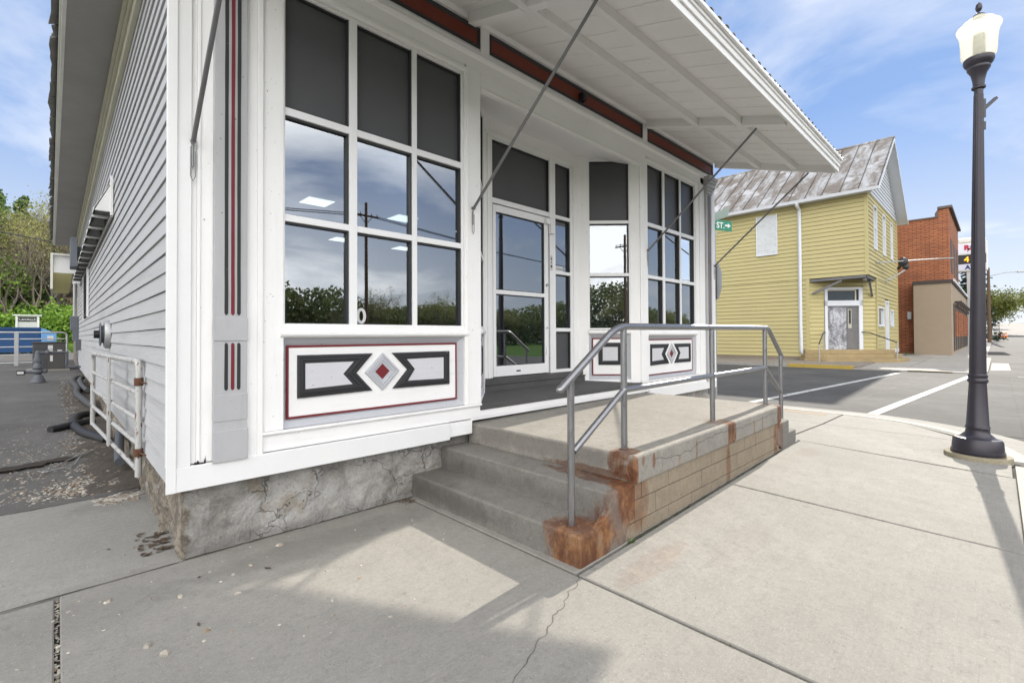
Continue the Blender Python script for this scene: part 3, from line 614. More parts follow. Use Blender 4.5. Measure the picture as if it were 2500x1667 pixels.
mb = MB(); a, b, z0_, z1_ = 3.176, 4.150, .915, 2.952
mb.box(a, a+.045, YD-.014, YD+.035, z0_, z1_); mb.box(b-.075, b, YD-.014, YD+.035, z0_, z1_); mb.box(a+.045, b-.075, YD-.014, YD+.035, z0_, 1.040)
mb.box(a+.045, b-.075, YD-.014, YD+.035, 2.868, z1_); mb.box(a+.045, b-.075, YD-.016, YD+.035, 1.895, 1.945)
dr = obj('door', mb, m_alum, B, .003)
for z0_, z1_ in ((1.04, 1.895), (1.945, 2.868)):
    q = MB(); q.quad((a+.045, YD+.01, z0_), (b-.075, YD+.01, z0_), (b-.075, YD+.01, z1_), (a+.045, YD+.01, z1_)); obj('door_glass', q, m_glass, dr)
    q = MB(); q.box(b-.09, b-.075, YD-.006, YD+.009, z0_, z1_); q.box(a+.045, b-.075, YD-.006, YD+.009, z1_-.012, z1_); q.box(a+.045, b-.075, YD-.006, YD+.009, z0_, z0_+.008); obj('gasket', q, m_gask, dr)
q = MB(); q.box(4.075, 4.20, YD-.055, YD-.014, 2.86, 2.935); q.box(4.155, 4.225, YD-.065, YD-.012, 2.74, 2.93); obj('door_closer', q, m_alum, dr, .004)
q = MB(); q.tube([(4.112, YD-.015, 2.06), (4.112, YD-.035, 2.06)], .017, 14); q.tube([(4.112, YD-.015, 1.50), (4.112, YD-.03, 1.50)], .010, 10); q.box(4.095, 4.10, YD-.017, YD-.014, 1.15, 1.25)
q.tube([(4.168, YD-.012, 1.10), (4.168, YD-.02, 1.10)], .008, 8)
obj('door_lock', q, m_zinc, dr, 0, True)
q = MB(); q.box(3.55, 3.62, YD-.019, YD-.014, .962, .978); obj('door_badge', q, m_gask, dr)
q = MB(); q.box(4.190, 4.232, YD-.016, YD-.012, 2.26, 2.46); s1 = obj('warning_sticker', q, m_lab, fr_)
q = MB(); q.box(4.196, 4.226, YD-.018, YD-.0165, 2.30, 2.33); q.box(4.203, 4.220, YD-.018, YD-.0165, 2.36, 2.375); q.box(4.203, 4.220, YD-.018, YD-.0165, 2.40, 2.43); obj('print', q, m_blk, s1)
q = MB(); q.box(4.315, 4.50, YD+.034, YD+.038, 2.275, 2.345); s2 = obj('no_smoking_sticker', q, m_lab, fr_)
text('lettering', 'No Smoking', .034, m_blk, s2, frameM((4.320, YD+.0335, 2.296), (1, 0, 0), (0, 0, 1)), .0004)
# house number painted inside the big window
text('window_number', '0', .17, m_lab, B, frameM((1.207, .0435, 1.505), (1, 0, 0), (0, 0, 1)), .0006, bold=.004)
# ---- interior: plain room with ceiling lights
ir = MB(); zc = 3.93
for x0_, x1_, y0_, y1_ in ((.13, XE-.13, .80, 13), (.13, 2.36, .10, .80), (5.50, XE-.13, .10, .80)): ir.quad((x0_, y0_, .9), (x1_, y0_, .9), (x1_, y1_, .9), (x0_, y1_, .9))
obj('interior_floor', ir, m_floor_in, B)
ir = MB(); ir.quad((.13, .09, .9), (.13, 13, .9), (.13, 13, zc), (.13, .09, zc)); ir.quad((XE-.13, .09, .9), (XE-.13, 13, .9), (XE-.13, 13, zc), (XE-.13, .09, zc)); ir.quad((.12, 12.9, .9), (XE-.12, 12.9, .9), (XE-.12, 12.9, zc), (.12, 12.9, zc))
for x0_, x1_, y0_, y1_ in ((.13, XE-.13, .80, 13), (.13, 2.36, .10, .80), (5.50, XE-.13, .10, .80)): ir.quad((x0_, y0_, zc), (x1_, y0_, zc), (x1_, y1_, zc), (x0_, y1_, zc))
ir.box(5.0, 5.1, 7, 12.9, .9, zc)
ir.quad((.62, .1, .74), (2.46, .1, .74), (2.46, .1, 1.48), (.62, .1, 1.48)); ir.quad((5.5, .1, .74), (7.3, .1, .74), (7.3, .1, 1.48), (5.5, .1, 1.48))
obj('interior_wall', ir, m_inner, B)
for (x, y) in ((3.0, 5.36), (4.83, 5.36), (4.83, 8.4), (6.66, 8.4), (3.0, 8.4), (6.66, 5.36)):
    q = MB(); q.box(x-.24, x+.24, y-.24, y+.24, zc-.012, zc-.004)
    o = tag(obj('ceiling_light', q, m_tube, origin=(x, y, zc)), 'square fluorescent ceiling panel glowing inside the shop', 'ceiling light', 'lit ceiling panels inside the shop')
CL = [('square ceiling panel seen through the second pane from the left', 0)]
# ---- canopy ------------------------------------------------------------
def sz(y): return 4.468-.305*abs(y)            # soffit height
CX0, CX1, CY = -.02, 7.86, 1.86
C_ = MB(); xs = [-.02]; x = 2.475
while x > .1: x -= .298
xs = [CX0]+[x+.298*i for i in range(0, 28) if x+.298*i < CX1-.05]+[CX1]
for a, b in zip(xs, xs[1:]):
    C_.add([(a+.007, -.06, sz(.06)), (b-.007, -.06, sz(.06)), (b-.007, -CY, sz(CY)), (a+.007, -CY, sz(CY)), (a+.007, -.06, sz(.06)+.02), (b-.007, -.06, sz(.06)+.02), (b-.007, -CY, sz(CY)+.02), (a+.007, -CY, sz(CY)+.02)],
           [(0,3,2,1),(4,5,6,7),(0,1,5,4),(1,2,6,5),(2,3,7,6),(3,0,4,7)])
    C_.add([(b-.010, -.06, sz(.06)-.006), (b-.004, -.06, sz(.06)-.006), (b-.004, -CY, sz(CY)-.006), (b-.010, -CY, sz(CY)-.006), (b-.010, -.06, sz(.06)+.01), (b-.004, -.06, sz(.06)+.01), (b-.004, -CY, sz(CY)+.01), (b-.010, -CY, sz(CY)+.01)],
           [(0,3,2,1),(4,5,6,7),(0,1,5,4),(1,2,6,5),(2,3,7,6),(3,0,4,7)])
can = obj('canopy', C_, m_whitey, B)
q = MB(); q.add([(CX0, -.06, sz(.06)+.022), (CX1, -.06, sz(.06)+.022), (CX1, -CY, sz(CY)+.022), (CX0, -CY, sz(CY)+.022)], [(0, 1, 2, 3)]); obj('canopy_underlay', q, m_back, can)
m_beam = painted('canopy_beam_paint', (.84, .835, .82), 'x', .16, .5, .06)
for yb in (.785, 1.32):
    q = MB(); q.add([(CX0, -yb-.045, sz(yb+.045)+.004), (CX0, -yb+.045, sz(yb-.045)+.004), (CX0, -yb+.045, sz(yb-.045)-.088), (CX0, -yb-.045, sz(yb+.045)-.088)]+[(CX1-.04, -yb-.045, sz(yb+.045)+.004), (CX1-.04, -yb+.045, sz(yb-.045)+.004), (CX1-.04, -yb+.045, sz(yb-.045)-.088), (CX1-.04, -yb-.045, sz(yb+.045)-.088)],
          [(0,1,2,3),(7,6,5,4),(0,4,5,1),(1,5,6,2),(2,6,7,3),(3,7,4,0)]); obj('canopy_beam', q, m_beam, can, .004)
for xb, w_ in ((2.31, .09), (5.52, .09), (7.83, .05), (.02, .05)):
    q = MB(); segs = ((.07, .738), (.832, 1.272), (1.368, CY-.02)) if w_ > .06 else ((.07, CY-.01),)
    for a, b in segs:
        q.add([(x_, -y, sz(y)+dz) for x_ in (xb-w_/2, xb+w_/2) for y, dz in ((a, .004), (b, .004), (b, -.105), (a, -.105))], [(0,1,2,3),(7,6,5,4),(0,4,5,1),(1,5,6,2),(2,6,7,3),(3,7,4,0)])
    obj('canopy_rafter', q, m_whitey, can, .004)
q = MB(); e = sz(CY)
for (n0, n1, z0_, z1_) in ((0, .028, -.085, .085), (.028, .045, -.02, .088), (.045, .058, .03, .090), (.058, .085, .062, .098)):
    q.box(CX0-.01, CX1+.01, -CY-n1, -CY-n0, e+z0_, e+z1_)
q.box(CX1, CX1+.02, -CY, -.05, 0, 0) if 0 else None
obj('canopy_fascia', q, m_whitex, can, .004)
q = MB()                                              # ribbed metal sheets on top, slightly past the edge
n = 52; w = (CX1-CX0+.16)/n
for i in range(n*4+1):
    pass
px = [CX0-.06+w*i/4 for i in range(n*4+1)]; hz2 = [0, .0, .014, .014]
top = []; bot = []
for i, x_ in enumerate(px):
    dz = hz2[i % 4]; jag = .010*mnoise.noise(Vector((x_*3, 0, 0)))
    top.append((x_, 0.02, sz(0)+.16+dz)); bot.append((x_, -CY-.078+jag+(-.008 if dz else .004), sz(CY)+.106+dz))
q.add(top+bot, [(i, i+1, len(px)+i+1, len(px)+i) for i in range(len(px)-1)])
ob = obj('metal_roofing', q, m_tinr, can); md = ob.modifiers.new('s', 'SOLIDIFY'); md.thickness = .004
# tie rods
for i, (x, top_) in enumerate(((.10, 1), (2.35, 1), (5.585, 1), (7.87-.02, 1))):
    q = MB(); y1, z1_ = -1.50, 3.90
    q.tube([(x, -.045, 2.62), (x, y1, z1_)], .0135, 10)
    q.tube([(x, -.03, 2.63), (x, -.03, 2.46)], .006, 6); q.tube([(x, -.022, 2.62), (x, -.05, 2.615)], .016, 8)
    q.tube([(x-.012, -.032, 2.585), (x-.012, -.032, 2.40), (x, -.032, 2.37), (x+.012, -.032, 2.40), (x+.012, -.032, 2.56)], .003, 5)
    q.beam((x-.03, y1-.02, z1_+.02), (x-.03, y1-.10, z1_+.03), .02, .015)
    obj('tie_rod', q, m_rod, can, 0, True)
# ================================================================ louvred awning on the lot side
A = thing('louvered_awning', 'white metal louvered awning projecting from the grey clapboard side wall', 'awning', (0, 3.9, 3.0))
q = MB(); nL = 13; y0, y1 = 4.0, 14.6
q.prism([(-.022, y0, 3.30), (-.022, y0, 2.93), (-.185, y0, 2.93)], (0, .03, 0)); obj('end_panel', q, m_vinyl, A, .002)
q = MB(); q.box(-.045, -.018, y0-.06, y0-.002, 2.88, 3.36); obj('mounting_post', q, m_alum, A, .002)
q = MB(); q.box(-.040, -.020, y0-.05, y1, 2.855, 2.885); obj('bottom_rail', q, m_soffitd, A)
ys = [y0+.30+(y1-y0-.3)*i/(nL-1) for i in range(nL)]
for i, y in enumerate(ys):
    q = MB(); q.prism([(-.03, y+.10, 2.93), (-.19, y+.10, 2.93), (-.19, y+.16, 2.945), (-.03, y+.16, 2.945)], (0, 0, .02))
    q.prism([(-.03, y+.14, 2.93), (-.19, y+.14, 2.93), (-.18, y+.16, 3.05), (-.03, y+.16, 3.12)], (0, .05, 0)); obj('louver', q, m_vinyl, A)
q = MB(); q.prism([(-.19, y0, 2.95), (-.025, y0, 3.31), (-.025, y1, 3.31), (-.19, y1, 2.95)], (0, 0, .012)); obj('top_sheet', q, m_vinyl, A)
q = MB(); q.prism([(-.183, y0+.04, 2.95), (-.028, y0+.04, 3.29), (-.028, y1, 3.29), (-.183, y1, 2.95)], (0, 0, .004)); obj('underside_shade', q, m_blk, A)  # black sheet put in as the shade beneath the white top sheet
# ================================================================ ground, streets
def cl(v): return max(0., min(1., v))
def hz(x, y):
    fade = 1 if x < 6.3 else cl(1-(x-6.3)/2.2)
    return .085*cl((x-1.7)/3.9)*fade*cl((y+3.4)/1.7)
def lotz(y): return .028*max(0, y-2.2)
def grid(x0, x1, y0, y1, nx, ny, zf):
    mb = MB(); mb.add([(x0+(x1-x0)*i/nx, y0+(y1-y0)*j/ny, zf(x0+(x1-x0)*i/nx, y0+(y1-y0)*j/ny)) for j in range(ny+1) for i in range(nx+1)],
                      [(j*(nx+1)+i, j*(nx+1)+i+1, (j+1)*(nx+1)+i+1, (j+1)*(nx+1)+i) for j in range(ny) for i in range(nx)]); return mb
def mk_grass(name, a, b):
    t = T(name); n = t.noise(.6, 6, .65); f = t.noise(35, 4, .7)
    c = t.mix(n, a, b); c = t.mix(t.ramp(f, .4, .7, 0, .6), c, sh(a, .5)); t.bsdf(c, .9, f, .8, .05, 0, .1); return t.m
m_grass = mk_grass('lawn_grass', (.045, .10, .018), (.09, .16, .03)); m_earth = plain('bare_earth', (.10, .085, .06), .95, .3, .3, .3, 6)
struct('ground', grid(-700, 900, -700, 900, 8, 8, lambda x, y: -.35), m_grass)
# sidewalk slabs: real gaps over a dark joint bed
XJ = [-6.9, -3.7, -.495, 1.69, 3.91, 6.16]
slabs = MB()
def curb_x(y):                                        # outer edge of the corner as a function of y (upper right quadrant arc)
    if y > -1.6: return 9.35
    t = cl((-1.6-y)/2.0); return 9.35-(1-math.sqrt(max(0, 1-t*t)))*2.6
def slab(x0, x1, y0, y1, g=.010, nx=6, ny=4):
    x0 += g; x1 -= g; y0 += g; y1 -= g; b = .006
    vs = []; fs = []
    xs = [x0, x0+b]+[x0+(x1-x0)*i/nx for i in range(1, nx)]+[x1-b, x1]; ys = [y0, y0+b]+[y0+(y1-y0)*j/ny for j in range(1, ny)]+[y1-b, y1]
    for j, y in enumerate(ys):
        for i, x in enumerate(xs):
            e = i in (0, len(xs)-1) or j in (0, len(ys)-1)
            vs.append((x, y, hz(x, y)-(.005 if e else 0)))
    n = len(xs)
    for j in range(len(ys)-1):
        for i in range(n-1): fs.append((j*n+i, j*n+i+1, (j+1)*n+i+1, (j+1)*n+i))
    per = [i for i in range(n)]+[j*n+n-1 for j in range(1, len(ys))]+[(len(ys)-1)*n+i for i in range(n-2, -1, -1)]+[j*n for j in range(len(ys)-2, 0, -1)]
    m0 = len(vs); vs += [(vs[k][0], vs[k][1], vs[k][2]-.05) for k in per]
    for a in range(len(per)): b_ = (a+1) % len(per); fs.append((per[a], m0+a, m0+b_, per[b_]))
    slabs.add(vs, fs)
for x0, x1 in ((-6.9, -3.7), (-3.7, -.495)): slab(x0, x1, -3.62, .040)
slab(-.495, 1.69, -3.62, .16); slab(1.69, 3.91, -3.62, -1.77); slab(3.91, 6.16, -3.62, -1.77)
slab(1.69, 6.16, -1.768, .3)
# corner slabs cut by the curved curb
def cslab(x0, y0, y1, n=10, xcap=None):
    g = .010; P = [(x0+g, y0+g)]; ys = [y0+g+(y1-y0-2*g)*i/n for i in range(n+1)]
    Q = [(min(curb_x(y)-.012, xcap or 99), y) for y in ys]; P = [(x0+g, y1-g), (x0+g, y0+g)]+Q
    slabs.prism([(x, y, hz(x, y)-.05) for x, y in P], (0, 0, .05))
cslab(6.16, -3.60, -1.62, 40, 7.95); cslab(6.16, -1.61, .9, 4, 7.95); cslab(7.96, -3.42, -1.62, 30); cslab(7.96, -1.61, -.75, 3); cslab(7.96, -.74, 1.6, 3); slab(6.16, 7.95, .91, 3.2); slab(7.96, 9.3, 1.61, 4.0)
for k in range(8): slab(7.9, 9.3, 4.0+k*1.8, 5.8+k*1.8)
sw = struct('sidewalk', slabs, m_conc)
q = MB(); q.box(-7.2, 7.95, -3.66, .35, -.30, -.028); q.box(7.9, 9.32, -1.7, 19, -.30, -.028); 
P = [(6, 1.7)]+[(curb_x(y)-.05, y) for y in [-3.6+.2*i for i in range(0, 14)]][::-1]+[(6, -3.6)]
q.prism([(x, y, -.30) for x, y in P], (0, 0, .27)); obj('joint_bed', q, plain('joint_dirt', (.045, .042, .034), .95, .4, 8, .5, 60), sw)
q = MB()                                              # moss tufts in the joints
def crack(pts, w, zf=hz, dz=.0025):
    mb = MB(); L_ = []; R_ = []
    for i, p in enumerate(pts):
        a = Vector(pts[max(i-1, 0)]); b = Vector(pts[min(i+1, len(pts)-1)]); t_ = (b-a).normalized(); n_ = Vector((-t_.y, t_.x)); ww = w*(.4+.9*abs(mnoise.noise(Vector((p[0]*9, p[1]*9, 2)))))*(.3 if i in (0, len(pts)-1) else 1)
        L_.append((p[0]+n_.x*ww, p[1]+n_.y*ww, zf(*p)+dz)); R_.append((p[0]-n_.x*ww, p[1]-n_.y*ww, zf(*p)+dz))
    n = len(pts); mb.add(L_+R_, [(i, i+1, n+i+1, n+i) for i in range(n-1)]); return mb
def wander(a, b, n, amp, seed):
    a, b = Vector(a), Vector(b); t_ = (b-a).normalized(); nn = Vector((-t_.y, t_.x))
    return [tuple(a+(b-a)*(i/n)+nn*amp*(mnoise.noise(Vector((i*.31, seed, 0)))+.5*mnoise.noise(Vector((i*.9, seed, 4))))) for i in range(n+1)]
m_crack = plain('crack_dark', (.07, .065, .055), .95)
cp = wander((1.69, -1.80), (1.22, -2.02), 14, .05, 2)+wander((1.22, -2.02), (.75, -2.25), 16, .05, 3)[1:]+wander((.75, -2.25), (-.1, -2.60), 22, .05, 5)[1:]
cp = wander((1.70, -1.80), (.79, -2.14), 40, .035, 2)+wander((.79, -2.14), (.40, -2.30), 20, .025, 3)[1:]
obj('crack', crack(cp, .0024), m_crack, sw)
obj('crack', crack(wander((-6.5, .046), (.075, .052), 90, .004, 9), .0075, hz, .004), m_crack, sw)
obj('dirt_line', crack(wander((.07, .066), (1.74, .058), 90, .006, 19), .013, hz, .004), plain('grime', (.065, .055, .045), .95, .5, 20), sw)
obj('dirt_line', crack(wander((2.3, -1.768), (5.5, -1.768), 90, .004, 29), .012, hz, .004), plain('grime_b', (.055, .05, .035), .95, .5, 20), sw)
tt = MB()
for (x0, y0_, x1, y1_, n) in ((5.2, -3.61, 7.2, -3.58, 60), (7.2, -3.58, 8.4, -3.22, 30), (3.91, -1.8, 3.91, -2.9, 26), (6.16, -2.0, 6.16, -3.4, 20), (2.2, -1.775, 3.9, -1.775, 34), (4.2, -1.775, 5.5, -1.775, 8), (1.69, -2.2, 1.69, -3.0, 3), (7.7, -3.5, 8.9, -2.85, 10)):
    for i in range(n):
        u = random.random(); x, y = x0+(x1-x0)*u+rnd(-.01, .01), y0_+(y1_-y0_)*u+rnd(-.006, .006)
        for k in range(9):
            a = rnd(0, 6.28); l = rnd(.008, .026); bx, by = x+rnd(-.02, .02), y+rnd(-.006, .006); z_ = hz(x, y)-.01
            tt.add([(bx-.002, by, z_), (bx+.002, by, z_), (bx+math.cos(a)*l*.7, by+math.sin(a)*l*.5, z_+l*.8)], [(0, 1, 2)])
for i in range(22):                                   # weed clump near the steps
    a = rnd(0, 6.28); l = rnd(.02, .06); tt.add([(2.28+rnd(-.03, .03), -1.775, .0), (2.284, -1.78, .0), (2.28+math.cos(a)*l, -1.785+math.sin(a)*l*.6, .01+l*.6)], [(0, 1, 2)])
stuff('joint_moss', tt, plain('moss_green', (.07, .10, .02), .9, .4, 9), 'thin green moss and weeds growing along the sidewalk joints', 'moss')
# kerb round the corner: pale strip, real edge
def ring_strip(off0, off1, z0_, z1_, ys):
    L_ = []; 
    for y in ys:
        e = .01; tx = (curb_x(y+e)-curb_x(y-e))/(2*e); n_ = Vector((1, -tx)).normalized(); x = curb_x(y); L_.append((x, y, n_))
    mb = MB(); vs = []
    for x, y, n_ in L_:
        for o_, z_ in ((off0, z1_), (off1, z1_), (off1, z0_), (off0, z0_)): vs.append((x+n_.x*o_, y+n_.y*o_, z_))
    n = len(L_); mb.add(vs, [(4*i+k, 4*i+(k+1) % 4, 4*i+4+(k+1) % 4, 4*i+4+k) for i in range(n-1) for k in range(4)]+[(0, 1, 2, 3), (4*n-1, 4*n-2, 4*n-3, 4*n-4)]); return mb
ysc = [18, 12, 8, 4, 1.6, 0, -1, -1.6]+[-1.6-2.0*math.sin(math.pi/2*i/16) for i in range(1, 16)]
kb = ring_strip(0, .16, -.12, .004, ysc); kb.box(-60, 6.75, -3.77, -3.618, -.12, .004)
struct('kerb', kb, m_curb)
gt = ring_strip(.165, .62, -.12, -.022, ysc); gt.box(-60, 6.7, -4.25, -3.785, -.12, -.022); struct('gutter', gt, m_apron)
# roads
def rz(x): 
    K = ((-999, -.03), (30, -.03), (60, .22), (110, .92), (200, 4.3), (260, 5.2), (420, 5.0), (999, 4))
    for (a, za_), (b, zb_) in zip(K, K[1:]):
        if x <= b: return za_+(zb_-za_)*(x-a)/(b-a)
    return 4
q = MB(); q.add([(x, y, rz(x)) for x in (-400, 9.2) for y in (-3.75, -17.0)], [(0, 1, 3, 2)])
q.add([(x, y, rz(x)+.001) for x in (9.2, 22.7) for y in (-3.75, -17.0)], [(0, 1, 3, 2)])
q.add([(x, y, rz(x)) for x in (22.7, 30, 45, 60, 85, 110, 150, 200, 260, 420) for y in (-2.9, -17.0)], [(2*i, 2*i+1, 2*i+3, 2*i+2) for i in range(9)])
q.add([(9.0, -3.75, -.034), (22.8, -3.75, -.034), (22.8, 160, -.034), (9.0, 160, -.034)], [(0, 1, 2, 3)])
q.add([(9.0, -17, -.034), (22.8, -17, -.034), (22.8, -160, -.034), (9.0, -160, -.034)], [(0, 1, 2, 3)])
q.add([(6.0, -5, -.038), (9.6, -5, -.038), (9.6, .5, -.038), (6.0, .5, -.038)], [(0, 1, 2, 3)])
rd = struct('road', q, m_road)
# far part of the main street is pale concrete
q = MB(); q.add([(x, y, rz(x)+.006) for x in (112, 150, 200, 260, 420) for y in (-3.8, -12.5)], [(2*i, 2*i+1, 2*i+3, 2*i+2) for i in range(4)]); struct('far_road', q, mk_conc('far_road_concrete', (.20, .19, .175)))
q = MB()
for a_, b_, s_ in (((7.2, -4.6), (13, -3.9), 2), ((9.9, -1.0), (15, 1.6), 4), ((10.5, -6), (22, -4.4), 6), ((12, -1.4), (21, -1.9), 9), ((14, .8), (17.5, 5), 12), ((9.8, 2.6), (22, 3.4), 15)):
    c_ = crack(wander(a_, b_, 60, .16, s_), .010, lambda x, y: -.026, .001); q.add(c_.v, c_.f)
obj('tar_seam', q, plain('tar_black', (.035, .034, .033), .7), rd)
q = MB()
def line(a, b, w, z_=-.026):
    a, b = Vector(a), Vector(b); t_ = (b-a).normalized(); n_ = Vector((-t_.y, t_.x))*w/2; n = 14
    L_ = [a+(b-a)*i/n for i in range(n+1)]
    for p, r_ in zip(L_, L_[1:]):
        q.add([(p.x+n_.x, p.y+n_.y, z_), (p.x-n_.x, p.y-n_.y, z_), (r_.x-n_.x, r_.y-n_.y, z_), (r_.x+n_.x, r_.y+n_.y, z_)], [(0, 1, 2, 3)])
line((10.05, .13), (21.6, -.98), .16); line((9.60, -1.91), (21.6, -2.86), .17)
line((22.0, -3.95), (22.0, -16), .12)
struct('crosswalk_line', q, m_paint)
q = MB(); q.prism([(8.95, -1.45, .001), (9.26, -1.40, .001), (9.26, -.72, .001), (8.95, -.74, .001)], (0, 0, .006)); 
q2 = plain('rusty_tactile_plate', (.20, .15, .10), .8, .3, 8, .6, 40)
tag(obj('tactile_plate', q, q2, origin=(9.1, -1.1, 0)), 'brown tactile warning plate set in the near kerb ramp', 'tactile plate')
q = MB(); q.prism([(22.75, -2.35, .006), (23.15, -2.35, .006), (23.15, -1.1, .006), (22.75, -1.1, .006)], (0, 0, .006))
tag(obj('tactile_plate', q, q2, origin=(22.9, -1.7, 0)), 'brown tactile warning plate set in the kerb ramp across the street', 'tactile plate')
# side lot
def edge(y): return 0
la = MB(); nx, ny = 60, 90
def lz(x, y): return -.012+lotz(y)+.010*mnoise.noise(Vector((x*1.2, y*1.2, 0)))
g_ = grid(-40, .09, 2.02, 30, 10, 60, lambda x, y: -.012+lotz(y)); struct('side_lot', g_, m_lot)
g_ = grid(-3.5, .09, 1.98, 8.0, 50, 70, lambda x, y: -.004+lotz(y)+.012*mnoise.noise(Vector((x*2.2, y*2.2, 0)))+.006*mnoise.noise(Vector((x*9, y*9, 3)))); struct('side_lot_patch', g_, m_lot)
q = MB(); e_ = [(x*.05-3.4, 1.99-.045*abs(mnoise.noise(Vector((x*.23, 1, 0))))-.03*abs(mnoise.noise(Vector((x*.9, 3, 0))))) for x in range(70)]
q.prism([(x, y, -.001) for x, y in e_]+[(.06, 2.1, -.001), (-3.4, 2.1, -.001)], (0, 0, .007)); struct('side_lot_edge', q, m_lot)
slabs2 = MB(); 
for x0, x1 in ((-6.9, -3.7), (-3.7, .10)):
    slabs2.prism([(x0, .052, -.05), (x1, .052, -.05), (x1, 2.03, -.05), (x0, 2.03, -.05)], (0, 0, .048))
struct('apron', slabs2, m_apron)
g_ = grid(-.75, .07, 2.05, 12, 14, 120, lambda x, y: lotz(y)+.010-.034*cl((-x-.15)/.40)+.015*mnoise.noise(Vector((x*5, y*5, 0)))+.008*mnoise.noise(Vector((x*17, y*17, 0)))); struct('wall_foot_dirt', g_, plain('dark_brown_dirt', (.085, .072, .058), .95, .5, 9, 1, 60))
q = MB()
P = wander((-3, 3.00), (-.35, 3.75), 40, .06, 8)
q = crack(P, .17, lambda x, y: lotz(y), .006); 
for i, v in enumerate(q.v): q.v[i] = (v[0]+.02*mnoise.noise(Vector((v[0]*20, v[1]*20, 1))), v[1], v[2]+.01)
struct('dirt_seam', q, plain('dark_soil', (.040, .030, .022), .95, .5, 12, 1, 50))
# gravel and leaf litter: thousands of small stones, one sheet of stuff
def pebble(mb, x, y, z_, r_, fl=.5):
    a = rnd(0, 6.28); s_ = [rnd(.75, 1.25) for _ in range(6)]; rx = r_*rnd(.8, 1.5)
    top = (x+rnd(-.2, .2)*r_, y+rnd(-.2, .2)*r_, z_+r_*fl*rnd(.8, 1.3))
    ring = [(x+math.cos(a)*rx*s_[k]*math.cos(2*math.pi*k/6)-math.sin(a)*r_*s_[k]*math.sin(2*math.pi*k/6), y+math.sin(a)*rx*s_[k]*math.cos(2*math.pi*k/6)+math.cos(a)*r_*s_[k]*math.sin(2*math.pi*k/6), z_) for k in range(6)]
    mid = [(x+(p[0]-x)*.75, y+(p[1]-y)*.75, z_+r_*fl*.75*s_[k]) for k, p in enumerate(ring)]
    mb.add(ring+mid+[top], [(k, (k+1) % 6, 6+(k+1) % 6, 6+k) for k in range(6)]+[(6+k, 6+(k+1) % 6, 12) for k in range(6)])
def mk_peb(name, c):
    t = T(name); v = t.vor(30, None, 'F1'); n = t.n('ShaderNodeTexVoronoi'); n.inputs['Scale'].default_value = 22; t.put(n.inputs['Vector'], t.pos)
    g = t.n('ShaderNodeSeparateColor'); t.put(g.inputs[0], n.outputs['Color']); f = t.noise(160, 3)
    c2 = t.mix(g.outputs[0], sh(c, .45), sh(c, 1.35)); c2 = t.mix(t.ramp(g.outputs[1], .6, .8, 0, .6), c2, (.22, .14, .08)); t.bsdf(t.mix(t.ramp(f, .4, .7, 0, .4), c2, sh(c, .5)), .9, f, .4, .003, 0, .2); return t.m
pe = MB()
for i in range(1900):
    y = 2.0+abs(random.gauss(0, 1.7)); x = .05-abs(random.gauss(0, .75))
    if x < -3.4 or y > 14: continue
    pebble(pe, x, y, lotz(y)-.004, rnd(.004, .011)*(1.5 if random.random() < .12 else 1))
for i in range(1100):
    y = 2.03+random.random()**2.2*4.5; x = -random.random()**1.2*3.2; pebble(pe, x, y, lotz(y)-.004, rnd(.003, .009))
for i in range(150): x = -.10+random.gauss(0, .07); y = 1.84+random.gauss(0, .07); pebble(pe, x, y, -.003, rnd(.008, .026))
for i in range(520): x = -.30+random.gauss(0, .28); y = 2.25+abs(random.gauss(0, .35)); pebble(pe, min(x, .03), y, lotz(y)-.003, rnd(.006, .017))
for i in range(330): x = -2.0+random.gauss(0, .16); y = 4.3+random.gauss(0, .22); pebble(pe, x, y, lotz(y), rnd(.012, .028), .35)
for i in range(700):
    y = 2.1+random.random()*12; x = .06-random.random()**2*.5; pebble(pe, x, y, lotz(y), rnd(.006, .018))
stuff('gravel', pe, mk_peb('loose_gravel', (.36, .335, .29)), 'pale loose gravel scattered over the dark side lot', 'gravel')
pe = MB()
for i in range(95):
    x = rnd(-1.4, 1.5); y = rnd(-1.4, .0); pebble(pe, x, y, hz(x, y)-.001, rnd(.003, .010)*(1.5 if random.random() < .15 else 1))
for i in range(170): pebble(pe, -.497+rnd(-.008, .008), rnd(-1.5, .03), -.018, rnd(.004, .009))
for i in range(40): pebble(pe, rnd(-2, .0), rnd(.1, 1.9), .0, rnd(.004, .009))
for (x, y, r_) in ((-.20, -.80, .022), (.02, -.86, .020), (-.15, -.92, .02), (-.30, -.2, .016), (-.5, -.9, .028), (.22, -.6, .014), (.36, -.3, .012), (.25, -.35, .010), (-.02, -.42, .018), (.58, -.13, .018)): pebble(pe, x, y, 0, r_, .6)
stuff('sidewalk_grit', pe, mk_peb('grit', (.42, .39, .33)), 'scattered pale stone chips lying on the sidewalk and in its joint', 'stone chips')
lf = MB()                                             # curled dry leaves by the corner
def leaf(x, y, z_, s_, a):
    ca, sa = math.cos(a), math.sin(a); pts = [(-1, 0, .1), (-.3, .4, .35), (.5, .35, .2), (1, 0, .5), (.5, -.35, .25), (-.3, -.4, .3), (0, 0, .0)]
    P = [(x+(px_*ca-py_*sa)*s_, y+(px_*sa+py_*ca)*s_, z_+pz_*s_*.7) for px_, py_, pz_ in pts]
    lf.add(P, [(0, 1, 6), (1, 2, 6), (2, 3, 6), (3, 4, 6), (4, 5, 6), (5, 0, 6)])
for i in range(36): leaf(.0+rnd(-.10, .05), .50+rnd(-.2, .25), .003, rnd(.015, .04), rnd(0, 6))
for i in range(40): leaf(1.70+rnd(-.12, .02), .03+rnd(-.10, .03), .003, rnd(.008, .02), rnd(0, 6))
for p in ((.0, -.78), (.1, -.25), (-.25, .6), (.42, -.42), (-.05, -1.3)): leaf(p[0], p[1], .002, rnd(.014, .026), rnd(0, 6))
